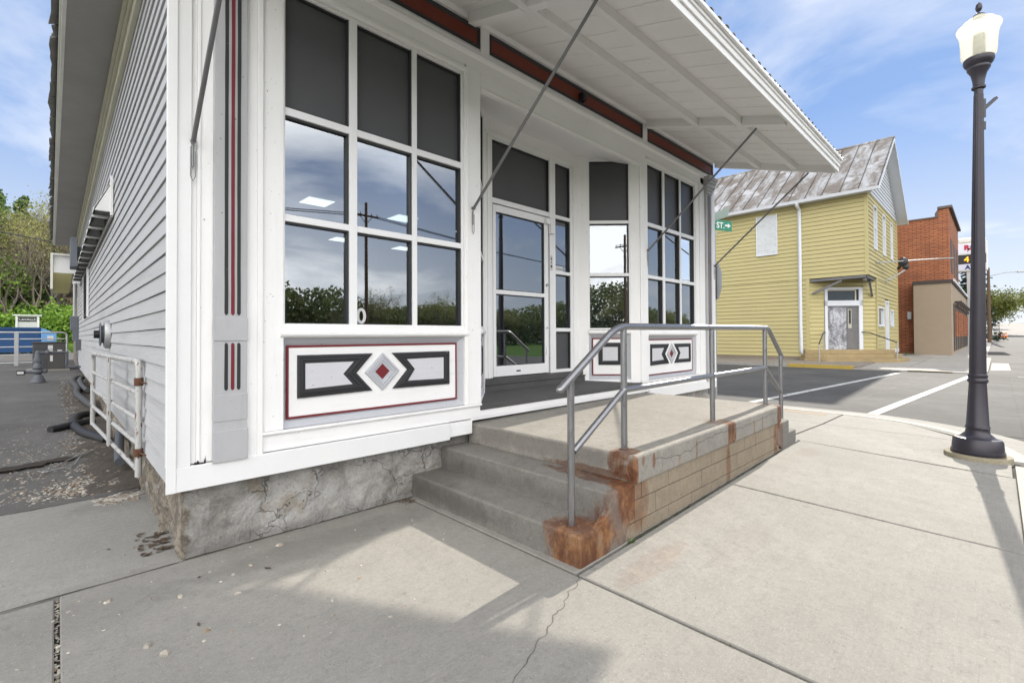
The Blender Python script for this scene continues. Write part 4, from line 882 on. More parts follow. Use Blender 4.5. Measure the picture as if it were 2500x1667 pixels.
stuff('dry_leaves', lf, plain('dry_leaf', (.10, .07, .05), .9, .5, 14), 'dry curled brown leaves gathered at the foot of the storefront corner', 'dry leaves')
# ================================================================ concrete stoop
S = thing('concrete_stoop', 'concrete landing on block walls with rust-stained steps in front of the shop door', 'steps', (1.75, -1.75, 0))
def chunk(name, x0, x1, y0, y1, z0_, z1_, mat, bev=.012, nx=18, ny=16):
    """slab with slightly worn, uneven faces"""
    mb = MB(); mb.box(x0, x1, y0, y1, z0_, z1_); return obj(name, mb, mat, S, bev)
chunk('lower_step', 1.752, 2.20, -1.752, .10, -.06, .187, m_step, .014)
chunk('upper_step', 2.062, 2.38, -1.750, .10, .12, .378, m_step, .014)
q = MB(); q.prism([(2.352, -1.765, .368), (5.500, -1.765, .388), (5.500, .06, .388), (2.352, .06, .368)], (0, 0, .20)); ld = obj('landing', q, m_step if 0 else mk_conc('landing_concrete', (.255, .240, .212), broom=(1, .05, 1),
   rust=(((2.43, -1.64, .57), (.14, .12, .08), .75, .15), ((2.365, -1.78, .46), (.035, .1, .15), .85, 0), ((2.46, -1.78, .52), (.03, .1, .05), .6, 0), ((2.60, -1.78, .49), (.03, .1, .07), .7, 0), ((2.35, -1.60, .50), (.05, .07, .12), .8, .3), ((2.35, -1.70, .44), (.05, .12, .06), .8, .5), ((2.35, -1.45, .395), (.04, .55, .045), .7, .6), ((4.0, -1.66, .58), (.17, .15, .05), .45, .2), ((4.04, -1.77, .48), (.11, .1, .22), .9, .35),
         ((5.42, -1.77, .48), (.10, .1, .22), .85, .3), ((5.45, -1.6, .57), (.12, .12, .05), .4, .1), ((3.3, -1.77, .45), (.02, .1, .10), .5, 0), ((4.62, -1.77, .45), (.022, .1, .11), .5, 0), ((4.86, -1.77, .46), (.02, .1, .10), .5, 0), ((3.0, -1.77, .42), (.02, .1, .06), .4, 0)),
   dark=(((2.6, -.02, .57), (3.0, .07, .1), .5), ((2.35, -.9, .5), (.02, 1.3, .10), .35))), S, .018)
cz = wander((2.62, .50), (3.0, .46), 10, .015, 1)+wander((3.0, .46), (3.65, .53), 16, .03, 4)[1:]+wander((3.65, .53), (4.3, .50), 14, .02, 6)[1:]+wander((4.3, .50), (5.3, .53), 18, .02, 7)[1:]
q = MB(); n = len(cz); q.add([(x, -1.7665, z_+.0018) for x, z_ in cz]+[(x, -1.7665, z_-.0018) for x, z_ in cz], [(i, i+1, n+i+1, n+i) for i in range(n-1)])
for x, z_ in ((2.72, .40), (3.30, .41), (3.52, .44), (4.05, .40), (4.60, .43), (5.0, .44)):
    ii = min(range(n), key=lambda k: abs(cz[k][0]-x)); zt = cz[ii][1]; m_ = 8
    pp = [(x+.012*mnoise.noise(Vector((x, k*.7, 3))), z_+(zt-z_)*k/m_) for k in range(m_+1)]
    q.add([(a-.0012, -1.7665, b) for a, b in pp]+[(a+.0012, -1.7665, b) for a, b in pp], [(i, i+1, m_+1+i+1, m_+1+i) for i in range(m_)])
obj('crack', q, m_crack, ld)
q = MB(); q.box(2.362, 5.46, -1.742, -1.60, -.08, .392); q.box(5.30, 5.455, -1.7, .05, -.08, .392); obj('mortar_core', q, m_mortar, S)
q = MB()
for r_, (z0_, z1_) in enumerate(((.262, .388), (.115, .256), (-.08, .109))):
    x = 2.33-(.0 if r_ % 2 == 0 else .19)
    xs_ = [2.455, 2.845, 3.229, 3.615, 3.999, 4.385, 4.77, 5.155, 5.44] if r_ % 2 == 0 else [2.27, 2.652, 3.037, 3.424, 3.81, 4.195, 4.58, 4.965, 5.35, 5.44]
    xs_ = ([2.352]+xs_) if r_ == 0 else ([2.20]+xs_) if r_ == 2 else xs_
    for a, b in zip(xs_, xs_[1:]):
        w = rnd(-.0015, .0015); q.box(a+.003, b-.003, -1.750+w, -1.70, z0_, z1_)
obj('block_wall', q, m_block, S, .003)
q = MB(); q.prism([(1.9, -1.7525, -.05), (2.22, -1.7525, -.05), (2.27, -1.7525, .09), (2.345, -1.7525, .20), (2.358, -1.7525, .33), (2.352, -1.7525, .372), (2.2, -1.7525, .36), (1.9, -1.7525, .16)], (0, .05, 0)); obj('step_cheek', q, m_step, S, .006)
q = MB(); q.prism([(5.33, 0, .385), (5.79, 0, .385), (5.79, 0, .235), (6.065, 0, .235), (6.065, 0, .105), (6.0, 0, .03), (5.60, 0, .03), (5.45, 0, .12), (5.33, 0, .17)], (0, 1.3, 0))
q.v = [(x, y-1.757, z_) for x, y, z_ in q.v]; obj('far_steps', q, m_step, S, .012)
for i, v in enumerate(()): pass
# ---- handrail
HR = thing('handrail', 'grey steel pipe handrail with four uprights and a mid rail along the stoop edge', 'handrail', (1.86, -1.6, .19))
def bend(a, b, c, r_, n=7):
    a, b, c = Vector(a), Vector(b), Vector(c); u = (a-b).normalized(); v = (c-b).normalized(); return [tuple((b+u*r_)*(1-t)**2+b*2*t*(1-t)+(b+v*r_)*t*t) for t in [i/n for i in range(n+1)]]
ry = -1.6; Rr = .0225
A0, K1, K2, A1 = (1.755, ry, 1.058), (2.385, ry, 1.462), (5.59, ry, 1.478), (6.10, ry, 1.112)
q = MB(); q.tube([A0]+bend(A0, K1, K2, .13)+bend(K1, K2, A1, .07)+[A1], .0255, 16); obj('top_rail', q, m_rail, HR, 0, True)
q = MB(); q.ball(A0, .0255, 12); q.ball(A1, .0255, 12); obj('end_cap', q, m_rail, HR, 0, True)
M0, M1, M2, M3 = (1.885, ry, .655), (2.475, ry, 1.000), (5.47, ry, 1.015), (6.05, ry, .672)
q = MB(); q.tube([M0, M1], Rr, 14); q.tube([M1, M2], Rr, 14); q.tube([M2, M3], Rr, 14); q.ball(M1, .027, 12); q.ball(M2, .027, 12); obj('mid_rail', q, m_rail, HR, 0, True)
for x, z0_, z1_ in ((1.86, .185, 1.115), (2.475, .565, 1.452), (4.005, .565, 1.458), (5.475, .565, 1.465), (6.045, .236, 1.135)):
    q = MB(); q.tube([(x, ry, z0_), (x, ry, z1_)], .0235, 16); o = obj('post', q, m_rail, HR, 0, True)
    q = MB(); q.lathe([(.038, 0), (.036, .004), (.024, .006)], (x, ry, z0_+.002), 16); obj('rust_ring', q, plain('rust_flake', (.10, .04, .02), .9, .4, 30), o, 0, True)
# ================================================================ lamp post
def lamp(loc, label, tilt=None):
    Lp = thing('street_lamp', label, 'street lamp', loc)
    def pl(prof, name, mat, par=Lp, n=36):
        prof = [(r_*(.72 if name == 'footing' else .56 if name == 'lower_shaft' else (.51 if r_ < .222 and z_ > .24 else .60 if r_ < .30 and z_ > .21 else .65) if name == 'base' else .62 if name == 'shaft' else .70 if name == 'cup' else .86 if name == 'globe' else .85), z_) for r_, z_ in prof]; q = MB(); q.lathe(prof, loc, n); return obj(name, q, mat, par, 0, True)
    pl([(.0, .045), (.385, .045), (.395, .035), (.395, -.03)], 'footing', m_footing)
    pl([(.0, .05), (.345, .05), (.350, .055), (.348, .085), (.335, .09), (.335, .10), (.322, .20), (.300, .222), (.255, .232), (.225, .25), (.205, .28), (.195, .315), (.20, .33), (.212, .338), (.20, .348), (.185, .352)], 'base', m_lamp)
    pl([(.185, .35), (.172, .365), (.132, .84), (.15, .85), (.158, .865), (.15, .885), (.138, .895), (.150, .915), (.150, .93), (.128, .945)], 'lower_shaft', m_lamp)
    pl([(.118, .93), (.112, 1.2), (.062, 4.20)], 'shaft', m_lamp)
    q = MB()
    for k in range(16):
        a = 2*math.pi*k/16; q.tube([(loc[0]+math.cos(a)*.068, loc[1]+math.sin(a)*.068, .96), (loc[0]+math.cos(a)*.0385, loc[1]+math.sin(a)*.0385, 4.12)], [.005, .0035], 5)
    obj('flute', q, m_lamp, Lp, 0, True)
    pl([(.062, 4.18), (.085, 4.19), (.088, 4.21), (.070, 4.225), (.075, 4.28), (.10, 4.36), (.14, 4.41), (.145, 4.42), (.142, 4.44), (.175, 4.47), (.190, 4.50), (.186, 4.535), (.165, 4.55), (.0, 4.55)], 'cup', m_lamp)
    t = T('lamp_globe_acrylic'); b = t.bsdf((.86, .84, .74), .25, None, 0, 0, 0, .5); b.inputs['Transmission Weight'].default_value = .45
    tl = t.n('ShaderNodeBsdfTranslucent'); t.put(tl.inputs[0], (.95, .92, .82)); mx = t.n('ShaderNodeMixShader'); mx.inputs[0].default_value = .72
    t.t.links.new(b.outputs[0], mx.inputs[1]); t.t.links.new(tl.outputs[0], mx.inputs[2])
    tr = t.n('ShaderNodeBsdfTransparent'); m2 = t.n('ShaderNodeMixShader'); m2.inputs[0].default_value = .22; t.t.links.new(mx.outputs[0], m2.inputs[1]); t.t.links.new(tr.outputs[0], m2.inputs[2]); t.t.links.new(m2.outputs[0], t.out.inputs[0])
    g = pl([(.150, 4.53), (.172, 4.56), (.180, 4.62), (.182, 4.70), (.188, 4.78), (.200, 4.84), (.220, 4.875), (.224, 4.895), (.212, 4.915), (.180, 4.935), (.155, 4.955), (.120, 4.965)], 'globe', t.m, Lp, 40)
    pl([(.158, 4.955), (.160, 4.962), (.12, 4.975), (.085, 5.0), (.06, 5.03)], 'globe_lid', t.m)
    pl([(.068, 5.015), (.060, 5.035), (.035, 5.05), (.012, 5.058), (.012, 5.075), (.028, 5.09), (.036, 5.12), (.030, 5.155), (.012, 5.178), (0, 5.185)], 'finial', m_lamp)
    pl([(.0, 4.55), (.075, 4.55), (.062, 4.60), (.062, 4.82), (.0, 4.82)], 'lamp_bulb_housing', plain('greenish_ballast', (.30, .32, .24), .5))
    dv = rr*1.0; q = MB(); px_, py_ = loc[0], loc[1]
    def onr(s_, z_): return (px_+dv.x*s_, py_+dv.y*s_, z_)
    for z0_, z1_, rp in ((3.86, 4.07, .040), (3.72, 3.81, .041)):
        q.beam(onr(rp+.012, z0_), onr(rp+.012, z1_), .04, .028, up=tuple(dv)); q.tube([onr(rp+.02, z0_+.01), onr(rp+.04, z0_+.01)], .006, 6); q.tube([onr(rp+.02, z1_-.01), onr(rp+.04, z1_-.01)], .006, 6)
    q.beam(onr(.05, 3.95), onr(.20, 4.09), .03, .035, up=tuple(d)); obj('banner_bracket', q, m_lamp, Lp)
    q = MB(); q.lathe([(0, .35), (0, .351)], loc, 3) if 0 else None
    return Lp
LP = lamp((6.98, -3.33, 0), 'tall dark bronze lamp post with an urn-shaped glass globe on the near sidewalk corner')
LP.rotation_mode = 'QUATERNION'
from mathutils import Quaternion
LP.rotation_quaternion = Quaternion(d, R(1.15))
# ================================================================ gate, hoses, utilities along the lot side
def gatemesh(root, p0, p1, zb, zt, nbar, rad, mat, extra=True):
    p0, p1 = Vector(p0), Vector(p1); e = (p1-p0)
    def at(u, z_): v = p0+e*u; return (v.x, v.y, z_)
    q = MB(); c0 = .055; q.tube([at(0, zb)]+bend(at(0, zb), at(0, zt), at(1, zt), .10)+bend(at(0, zt), at(1, zt), at(1, zb), .10)+[at(1, zb)], rad*1.15, 12); obj('frame_tube', q, mat, root, 0, True)
    for k in range(nbar):
        z_ = zb+.06+(zt-zb-.06)*k/nbar; q = MB(); q.tube([at(0, z_), at(1, z_)], rad, 10); obj('rail_bar', q, mat, root, 0, True)
G = thing('pipe_gate', 'chipped white five-bar pipe gate folded back against the clapboard side wall', 'gate', (-.05, 1.1, .3))
p0, p1 = Vector((-.048, 1.09, 0)), Vector((-.200, 3.75, 0))
def GA(u, z_): v = p0+(p1-p0)*u; return (v.x, v.y, z_)
q = MB(); q.tube([GA(0, .335)]+bend(GA(0, .335), GA(0, 1.215), GA(1, 1.215), .09)+bend(GA(0, 1.215), GA(1, 1.215), GA(1, .37), .09)+[GA(1, .40)], .0225, 14); obj('gate_frame', q, m_galv, G, 0, True)
for z_ in (.41, .61, .80, 1.0):
    q = MB(); q.tube([GA(0, z_-.03), GA(1, z_)], .0175, 10); obj('gate_bar', q, m_galv, G, 0, True)
q = MB(); a = Vector(GA(.47, 0)); dr_ = (p1-p0).normalized(); q.obox((a.x-.028, a.y, .80), dr_, (-dr_.y, dr_.x, 0), (0, 0, 1), .045, .010, .42); obj('gate_strap', q, m_galv, G, .003)
q = MB()
for z_ in (.52, 1.06):
    q.lathe([(.028, -.03), (.030, -.025), (.030, .025), (.028, .03)], (p0.x, p0.y, z_), 14); q.tube([(p0.x, p0.y, z_), (p0.x+.028, p0.y-.13, z_-.006)], .0065, 6); q.tube([(p0.x, p0.y-.02, z_+.012), (p0.x+.01, p0.y-.05, z_+.012)], .008, 6)
obj('hinge', q, plain('rusty_iron', (.11, .05, .028), .9, .4, 20), G, 0, True)
def hose(name, pts, r_, label, mat=m_rub):
    P = [Vector(p) for p in pts]; out = []
    for i in range(len(P)-1):
        a, b, c, e = P[max(i-1, 0)], P[i], P[i+1], P[min(i+2, len(P)-1)]
        for k in range(8):
            t_ = k/8; out.append(.5*((2*b)+(-a+c)*t_+(2*a-5*b+4*c-e)*t_*t_+(-a+3*b-3*c+e)*t_**3))
    out.append(P[-1]); q = MB(); q.tube(out, r_, 12); return tag(obj(name, q, mat, None, 0, True, origin=tuple(P[0])), label, 'hose')
hose('drain_tube', [(-.56, 5.6, .13), (-.42, 5.72, .14), (-.27, 5.85, .15), (-.10, 6.0, .14)], .05, 'open-ended straight black drain tube sticking out over the side lot')
hose('coiled_hose', [(-.02, 6.6, .15), (-.12, 6.7, .17), (-.27, 6.5, .17), (-.32, 5.9, .14), (-.25, 5.2, .12), (-.12, 4.7, .10), (-.03, 4.4, .09)], .055, 'thick black hose looped back on itself beside the gate')
hose('ribbed_hose', [(-.02, 13, .37), (-.14, 12.8, .38), (-.22, 12.0, .35), (-.17, 10.6, .30), (-.20, 9.4, .27), (-.12, 8.2, .24), (-.03, 7.4, .2)], .055, 'outer of two grey hoses running along the wall foot', plain('grey_hose', (.07, .07, .072), .6, .3, 8, .3, 90))
hose('ribbed_hose', [(-.03, 12.4, .40), (-.09, 12.0, .38), (-.09, 10.8, .33), (-.03, 9.8, .29)], .05, 'inner and shorter of two grey hoses running along the wall foot', plain('grey_hose_b', (.09, .09, .092), .6, .3, 8, .3, 90))
hose('downpipe_end', [(.03, 3.6, .30), (-.02, 3.0, .17), (-.035, 2.75, .13)], .042, 'short grey pipe end lying between the gate and the wall', m_gm)
hose('wire', [(-.16, 4.0, .07), (-.33, 3.75, .065), (-.52, 3.35, .05), (-.60, 3.2, .05), (-.45, 3.25, .055), (-.36, 3.35, .06), (-.30, 3.7, .07), (-.22, 3.85, .07)], .005, 'thin pale bent wire lying on the side lot', m_zinc)
# round vent on the wall
V = thing('wall_vent', 'round white flue vent with a dark cap on the grey clapboard wall', 'vent', (0, 4.43, 1.44))
def xlathe(prof, c, n=28):
    q = MB(); q.lathe(prof, (0, 0, 0), n); q.v = [(c[0]-z_, c[1]+x, c[2]+y) for x, y, z_ in q.v]; return q
obj('collar', xlathe([(0, .06), (.15, .06), (.17, .055), (.18, .04), (.18, -.0)], (-.012, 4.43, 1.44)), m_zinc, V, 0, True)
obj('vent_cap', xlathe([(0, .10), (.14, .10), (.15, .092), (.14, .085), (.11, .082), (.11, .06)], (-.012, 4.43, 1.44)), m_gm, V, 0, True)
obj('vent_nozzle', xlathe([(0, .155), (.05, .155), (.05, .09)], (-.012, 4.43, 1.44)), m_blk, V, 0, True)
q = MB()
q.box(-.03, -.015, 9.9, 11.9, 1.86, 2.86)
V2 = thing('louvre_vent', 'tall dark slatted vent set in the grey clapboard wall', 'vent', (0, 10.9, 2.3)); obj('backing', q, m_back, V2)
q = MB()
for k in range(22): z_ = 1.88+k*.045; q.prism([(-.03, 9.95, z_), (-.05, 9.95, z_), (-.03, 9.95, z_+.03)], (0, 1.9, 0))
obj('slat', q, m_gm, V2)
q = MB(); q.box(-.055, -.018, 9.86, 9.92, 1.84, 2.88); obj('vent_frame', q, m_vinyl, V2); q = MB(); q.box(-.055, -.018, 11.9, 11.95, 1.84, 2.88); obj('vent_frame', q, m_vinyl, V2)
q = MB(); q.box(-.30, -.19, 10.3, 10.9, 2.92, 3.56)
E1 = thing('electric_box', 'flat dark grey box hanging under the eave above the awning', 'electric box', (-.25, 10.6, 3.2)); obj('cabinet', q, m_gstrip, E1, .01); q = MB(); q.box(-.19, -.02, 10.55, 10.65, 3.1, 3.4); obj('arm', q, m_gm, E1)
E2 = thing('electric_meter', 'grey electric meter boxes and conduit on the far end of the side wall', 'electric meter', (-.1, 16.5, 1.4))
q = MB(); q.box(-.20, -.02, 16.3, 16.8, 1.62, 2.06); q.box(-.15, -.02, 16.2, 16.5, 1.30, 1.62); obj('meter_box', q, m_gstrip, E2, .01)
q = MB(); q.tube([(-.11, 16.6, 2.05), (-.11, 16.6, 3.3)], .03, 8); obj('conduit', q, m_zinc, E2, 0, True)
q = MB(); q.box(-.12, -.02, 14.2, 14.5, 1.05, 1.35); q.tube([(-.07, 14.35, 1.05), (-.08, 14.3, .8), (-.05, 14.4, .5)], .012, 6); obj('junction_box', q, m_gm, E2, .006)
# rear yellow porch eave
q = MB(); PE = thing('rear_porch', 'white and yellow boxed porch eave at the back of the storefront', 'porch', (-.4, 18.5, 3.2))
q.box(-.62, -.02, 18.1, 18.3, 3.55, 4.15); obj('porch_gable', q, m_vinyl, PE)
q = MB(); q.box(-.66, -.05, 18.0, 21.5, 4.12, 4.18); q.box(-.66, -.60, 18.0, 21.5, 3.0, 4.12); obj('porch_roof', q, m_creamw, PE)
q = MB(); q.prism([(-.60, 18.14, 3.55), (-.13, 18.14, 3.55), (-.20, 19.2, 2.95), (-.60, 19.2, 2.95)], (0, 0, .02)); obj('porch_soffit', q, plain('pale_yellow_soffit', (.80, .77, .40), .6, .1, 4), PE)
q = MB(); q.box(-.02, .1, 18.1, 22, .4, 4.1); obj('porch_wall', q, plain('brown_porch_wall', (.22, .19, .16), .8, .2, 3), PE)
# AC, gas meter
Z0 = lotz(16)
AC = thing('air_conditioner', 'dark square air conditioning condenser with slatted sides on the side lot', 'air conditioner', (-.62, 17.0, .42))
q = MB(); q.box(-1.02, -.30, 16.7, 17.4, .44, 1.23); obj('cabinet', q, m_ac, AC, .02)
q = MB(); q.box(-1.04, -.28, 16.68, 17.42, 1.23, 1.275); obj('lid', q, m_ac, AC, .02)
q = MB()
for k in range(19): q.box(-1.0, -.72, 16.685, 16.70, .50+k*.038, .512+k*.038)
obj('grille', q, m_gm, AC)
q = MB(); q.box(-.69, -.58, 16.692, 16.70, 1.05, 1.17); q.box(-.64, -.58, 16.69, 16.70, .68, .86); q.box(-.69, -.58, 16.692, 16.70, .99, 1.03); q.box(-.48, -.38, 16.692, 16.70, .98, 1.03); obj('sticker', q, m_lab, AC)
q = MB(); q.box(-1.15, -.2, 16.6, 17.5, .38, .44); obj('pad', q, m_apron, AC)
GM = thing('gas_meter', 'grey gas meter assembly with regulator and bent pipes beside the condenser', 'gas meter', (-.85, 13.0, .31))
gx, gy, gz = -.83, 13.0, .30
q = MB(); q.lathe([(.15, 0), (.145, .02), (.10, .16), (.06, .20), (0, .20)], (gx, gy, gz), 16); obj('stand', q, m_gm, GM, 0, True)
q = MB(); q.ball((gx, gy, gz+.27), .10, 14, (1, .8, .75)); q.ball((gx+.13, gy, gz+.28), .05, 10); q.tube([(gx-.3, gy, gz+.26), (gx+.16, gy, gz+.26)], .035, 10); obj('regulator', q, m_gm, GM, 0, True)
q = MB(); q.box(gx-.36, gx-.22, gy-.06, gy+.06, gz+.20, gz+.31); dl = obj('dial_box', q, m_blk, GM, .005); q = MB(); q.box(gx-.35, gx-.24, gy-.063, gy-.061, gz+.225, gz+.285); obj('dial', q, m_lab, dl)
q = MB(); q.lathe([(.07, .33), (.09, .35), (.09, .42), (.075, .44), (.075, .50), (.09, .51), (.09, .57), (.07, .58), (.06, .66), (.055, .72)], (gx, gy, gz), 16); obj('meter_body', q, m_gm, GM, 0, True)
q = MB(); zt_ = gz+.73; q.tube([(gx, gy, gz+.6)]+bend((gx, gy, gz+.6), (gx, gy, zt_), (gx+.5, gy, zt_), .06)+bend((gx, gy, zt_), (gx+.52, gy+.1, zt_), (gx+.52, gy+.1, gz+.3), .06)+[(gx+.52, gy+.1, gz+.42)]+[(gx+.50, gy+.1, gz+.34), (gx+.78, gy+.15, gz+.34)], .032, 10)
q.ball((gx+.17, gy, zt_), .055, 10); q.ball((gx, gy, zt_), .055, 10); q.tube([(gx+.17, gy, zt_-.06), (gx+.17, gy, zt_+.07)], .02, 8); obj('pipe', q, m_gm, GM, 0, True)
# rear pipe fence
RF = thing('rear_pipe_gate', 'long grey pipe gate crossing the far end of the side lot', 'gate', (-.3, 19, .5))
q = MB(); zb_ = .48; q.tube([(-9, 19, zb_+1.10), (-.45, 19, zb_+1.10)]+bend((-.8, 19, zb_+1.10), (-.24, 19, zb_+1.10), (-.24, 19, zb_+.1), .14)+[(-.24, 19, zb_+.05)], .03, 10); obj('gate_frame', q, m_zinc, RF, 0, True)
for k in range(4): q = MB(); q.tube([(-9, 19, zb_+.10+k*.26), (-.24, 19, zb_+.10+k*.26)], .022, 8); obj('gate_bar', q, m_zinc, RF, 0, True)
for x in (-1.45, -3.4, -5.6): q = MB(); q.box(x-.05, x+.05, 18.96, 19.0, zb_, zb_+1.1); obj('gate_strap', q, m_zinc, RF)
# dumpster and the notice board beyond
struct('rear_ground', grid(-40, 8, 30, 45, 6, 4, lambda x, y: .74+(y-30)*.02), m_lot)
DY = 26.0; dz0 = lotz(DY)
D = thing('dumpster', 'dark blue steel dumpster with a light blue end beyond the pipe gate', 'dumpster', (-1.6, DY, dz0))
q = MB(); q.prism([(-2.60, DY, dz0+.1), (-1.02, DY, dz0+.1), (-1.02, DY, dz0+1.14), (-2.72, DY, dz0+1.14)], (0, 1.6, 0)); obj('body', q, m_dblue, D, .01)
q = MB(); q.box(-2.78, -.98, DY-.05, DY+1.65, dz0+1.11, dz0+1.19); obj('rim', q, m_dblue, D)
q = MB(); q.prism([(-1.0, DY-.02, dz0+.1), (-.50, DY+.2, dz0+.1), (-.50, DY+.2, dz0+.95), (-1.0, DY-.02, dz0+1.17)], (0, 1.3, 0)); obj('end_bin', q, m_lblue, D)
q = MB(); q.box(-.80, -.60, DY-.02, DY+.0, dz0+.62, dz0+.82); obj('sticker', q, m_lab, D)
BY = 34.0; bz = .8
N_ = thing('notice_board', 'white framed notice board with black letters standing behind the dumpster', 'sign', (-2.0, BY, bz))
q = MB(); q.box(-2.12, -2.04, BY-.1, BY+.1, bz, bz+1.82); q.box(-1.28, -1.20, BY-.1, BY+.1, bz, bz+1.82); q.box(-2.22, -1.10, BY-.15, BY+.15, bz+1.82, bz+1.88); obj('sign_frame', q, m_vinyl, N_)
q = MB(); q.box(-2.04, -1.28, BY-.02, BY+.02, bz+.7, bz+1.80); obj('sign_face', q, m_lab, N_)
q = MB(); q.box(-2.01, -1.31, BY-.04, BY-.021, bz+1.50, bz+1.75); obj('letter_panel', q, m_blk, N_)
text('lettering', 'LAVALLE', .165, m_lab, N_, frameM((-1.985, BY-.042, bz+1.565), (1, 0, 0), (0, 0, 1)), .003, bold=.004)
# street sign at the corner
SS = thing('street_sign', 'green street name sign with a white arrow on a perforated steel post', 'street sign', (9.0, .43, 0))
sx, sy = 8.90, .40
q = MB(); q.box(sx-.022, sx+.022, sy-.022, sy+.022, 0, 3.42); ps = obj('post', q, m_zinc, SS, .002)
q = MB()
for k in range(64):
    z_ = .15+k*.05; q.lathe([(0, 0), (.0065, 0)], (0, 0, 0), 8); b = len(q.v)-16; q.v[b:] = [(sx-.0235, sy+x, z_+y) for x, y, _ in q.v[b:]]
    q.lathe([(0, 0), (.0065, 0)], (0, 0, 0), 8); b = len(q.v)-16; q.v[b:] = [(sx+x, sy-.0235, z_+y) for x, y, _ in q.v[b:]]
obj('hole', q, m_blk, ps)
m_sgreen = plain('sign_green', (.02, .22, .13), .4, .05); m_swhite = plain('sign_white', (.75, .77, .77), .4, .03)
bd = Vector((.92, -.39, 0)).normalized()
bo = Vector((sx, sy, 3.50)); q = MB(); q.obox(bo+bd*.0+Vector((0, 0, .09)), bd, (-bd.y, bd.x, 0), (0, 0, 1), .46, .0025, .105); bl_ = obj('name_blade', q, m_sgreen, SS)
nrm = Vector((bd.y, -bd.x, 0)); 
text('lettering', 'H  ST.', .165, m_swhite, bl_, frameM(bo-bd*.155+nrm*.005+Vector((0, 0, .035)), bd, (0, 0, 1)), .0006, bold=.004)
q = MB(); a0 = bo+bd*.275+nrm*.006+Vector((0, 0, .095)); pts = [(0, .018), (.075, .018), (.075, .05), (.155, 0), (.075, -.05), (.075, -.018), (0, -.018)]
q.add([a0+bd*u+Vector((0, 0, v)) for u, v in pts], [tuple(range(7))]); obj('arrow', q, m_swhite, bl_)
q = MB(); q.tube([(sx, sy, 3.38), (sx, sy, 3.44)], .035, 10); q.obox((sx, sy, 3.425), bd, (-bd.y, bd.x, 0), (0, 0, 1), .06, .02, .02); q.box(sx-.02, sx+.02, sy-.02, sy+.02, 3.6, 3.66); obj('bracket', q, m_zinc, SS)
b2 = Vector((.39, .92, 0)).normalized(); q = MB(); q.obox(Vector((sx, sy, 3.74))+Vector((.0, 0, 0)), (.50, .86, 0), (-.86, .50, 0), (0, 0, 1), .42, .0025, .085); obj('cross_blade', q, plain('pale_green_sign_back', (.45, .56, .52), .4), SS)
q = MB(); q.lathe([(0, 0), (.38, 0), (.38, .004), (0, .004)], (0, 0, 0), 8, math.pi/8, math.pi/8+2*math.pi); sn = Vector((1, .06, 0)).normalized()
sv = Vector((.78, .62, 0)).normalized()
q.v = [tuple(Vector((sx, sy, 2.45))+Vector((sv.y, -sv.x, 0))*.0+sv*x+Vector((0, 0, 1))*y+Vector((-sv.y, sv.x, 0))*(-.03-z_)) for x, y, z_ in q.v]; obj('sign_back', q, m_zinc, SS)
# ================================================================ yellow building across the street
def mk_side2(name, c, dark=.6):
    t = T(name); big = t.noise(.5, 6, .65); w = t.noise(3, 5, .6, t.vmul(t.pos, (.3, .3, 2))); f = t.noise(40, 3, .6)
    c2 = t.mix(big, sh(c, .86), sh(c, 1.08)); c2 = t.mix(t.ramp(w, .5, .8, 0, .3), c2, sh(c, .7)); t.bsdf(c2, .6, f, .1, .006); return t.m
m_yel = mk_side2('yellow_clapboard', (.445, .385, .18)); m_yelg = mk_side2('grey_gable_clapboard', (.50, .52, .56))
m_lapsh = plain('lap_shade_strip', (.07, .065, .04), .9)  # dark strip below each board paints in the shade under the lap
m_trim = plain('white_trim_far', (.62, .64, .68), .5, .08, 2, .05, 30)
m_tin = None
t = T('weathered_tin_roof'); st = t.vmul(t.pos, (.55, 1.6, .55)); a = t.noise(.9, 8, .68, st, .5); b = t.noise(3.2, 6, .7, t.vmul(t.pos, (1.6, .7, 1.6)), .3)
c = t.mix(t.ramp(a, .36, .58), (.44, .44, .435), (.20, .17, .14)); c = t.mix(t.ramp(b, .54, .70, 0, .9), c, (.14, .095, .068)); c = t.mix(t.ramp(t.noise(1.1, 5, .6, t.vadd(t.pos, (40, 0, 0))), .56, .66, 0, .8), c, (.54, .54, .54))
c = t.mix(t.ramp(t.noise(20, 4, .6), .55, .8, 0, .4), c, (.22, .2, .18))
t.bsdf(c, .6, a, .2, .02, .25, .4); m_tin = t.m
m_wood = painted('weathered_grey_door_wood', (.17, .165, .165), 'z', .5, .7, .5)
t = T('whitewashed_door'); n = t.noise(2.3, 6, .7, t.vmul(t.pos, (1, 1, .6)), .8); f = t.noise(14, 5, .7)
t.bsdf(t.mix(t.ramp(t.math('ADD', t.math('MULTIPLY', n, .7), t.math('MULTIPLY', f, .35)), .42, .66), (.13, .13, .145), (.52, .53, .57)), .75, f, .3, .01); m_wdoor = t.m
t = T('grey_window_board'); n = t.noise(1.2, 5, .6, t.vmul(t.pos, (1, 1, 2)), .5); f = t.noise(9, 6, .7)
t.bsdf(t.mix(t.ramp(f, .5, .75, 0, .6), t.mix(n, (.46, .48, .48), (.58, .60, .61)), (.26, .26, .25)), .8, f, .3, .01); m_board = t.m
m_bglass = mk_glass('far_window_glass', .34, (.25, .28, .32))
YB = thing('yellow_building', 'two-storey yellow clapboard building with a rusty tin roof and a chamfered corner door', 'building', (27, .72, 0))
YX, YY, YX2, YL = 27.0, .72, 36.3, 15.0; ZB, ZO = .24, 4.20
ch0, ch1 = (27.0, 3.20), (29.2, .72)                   # chamfer on the ground floor
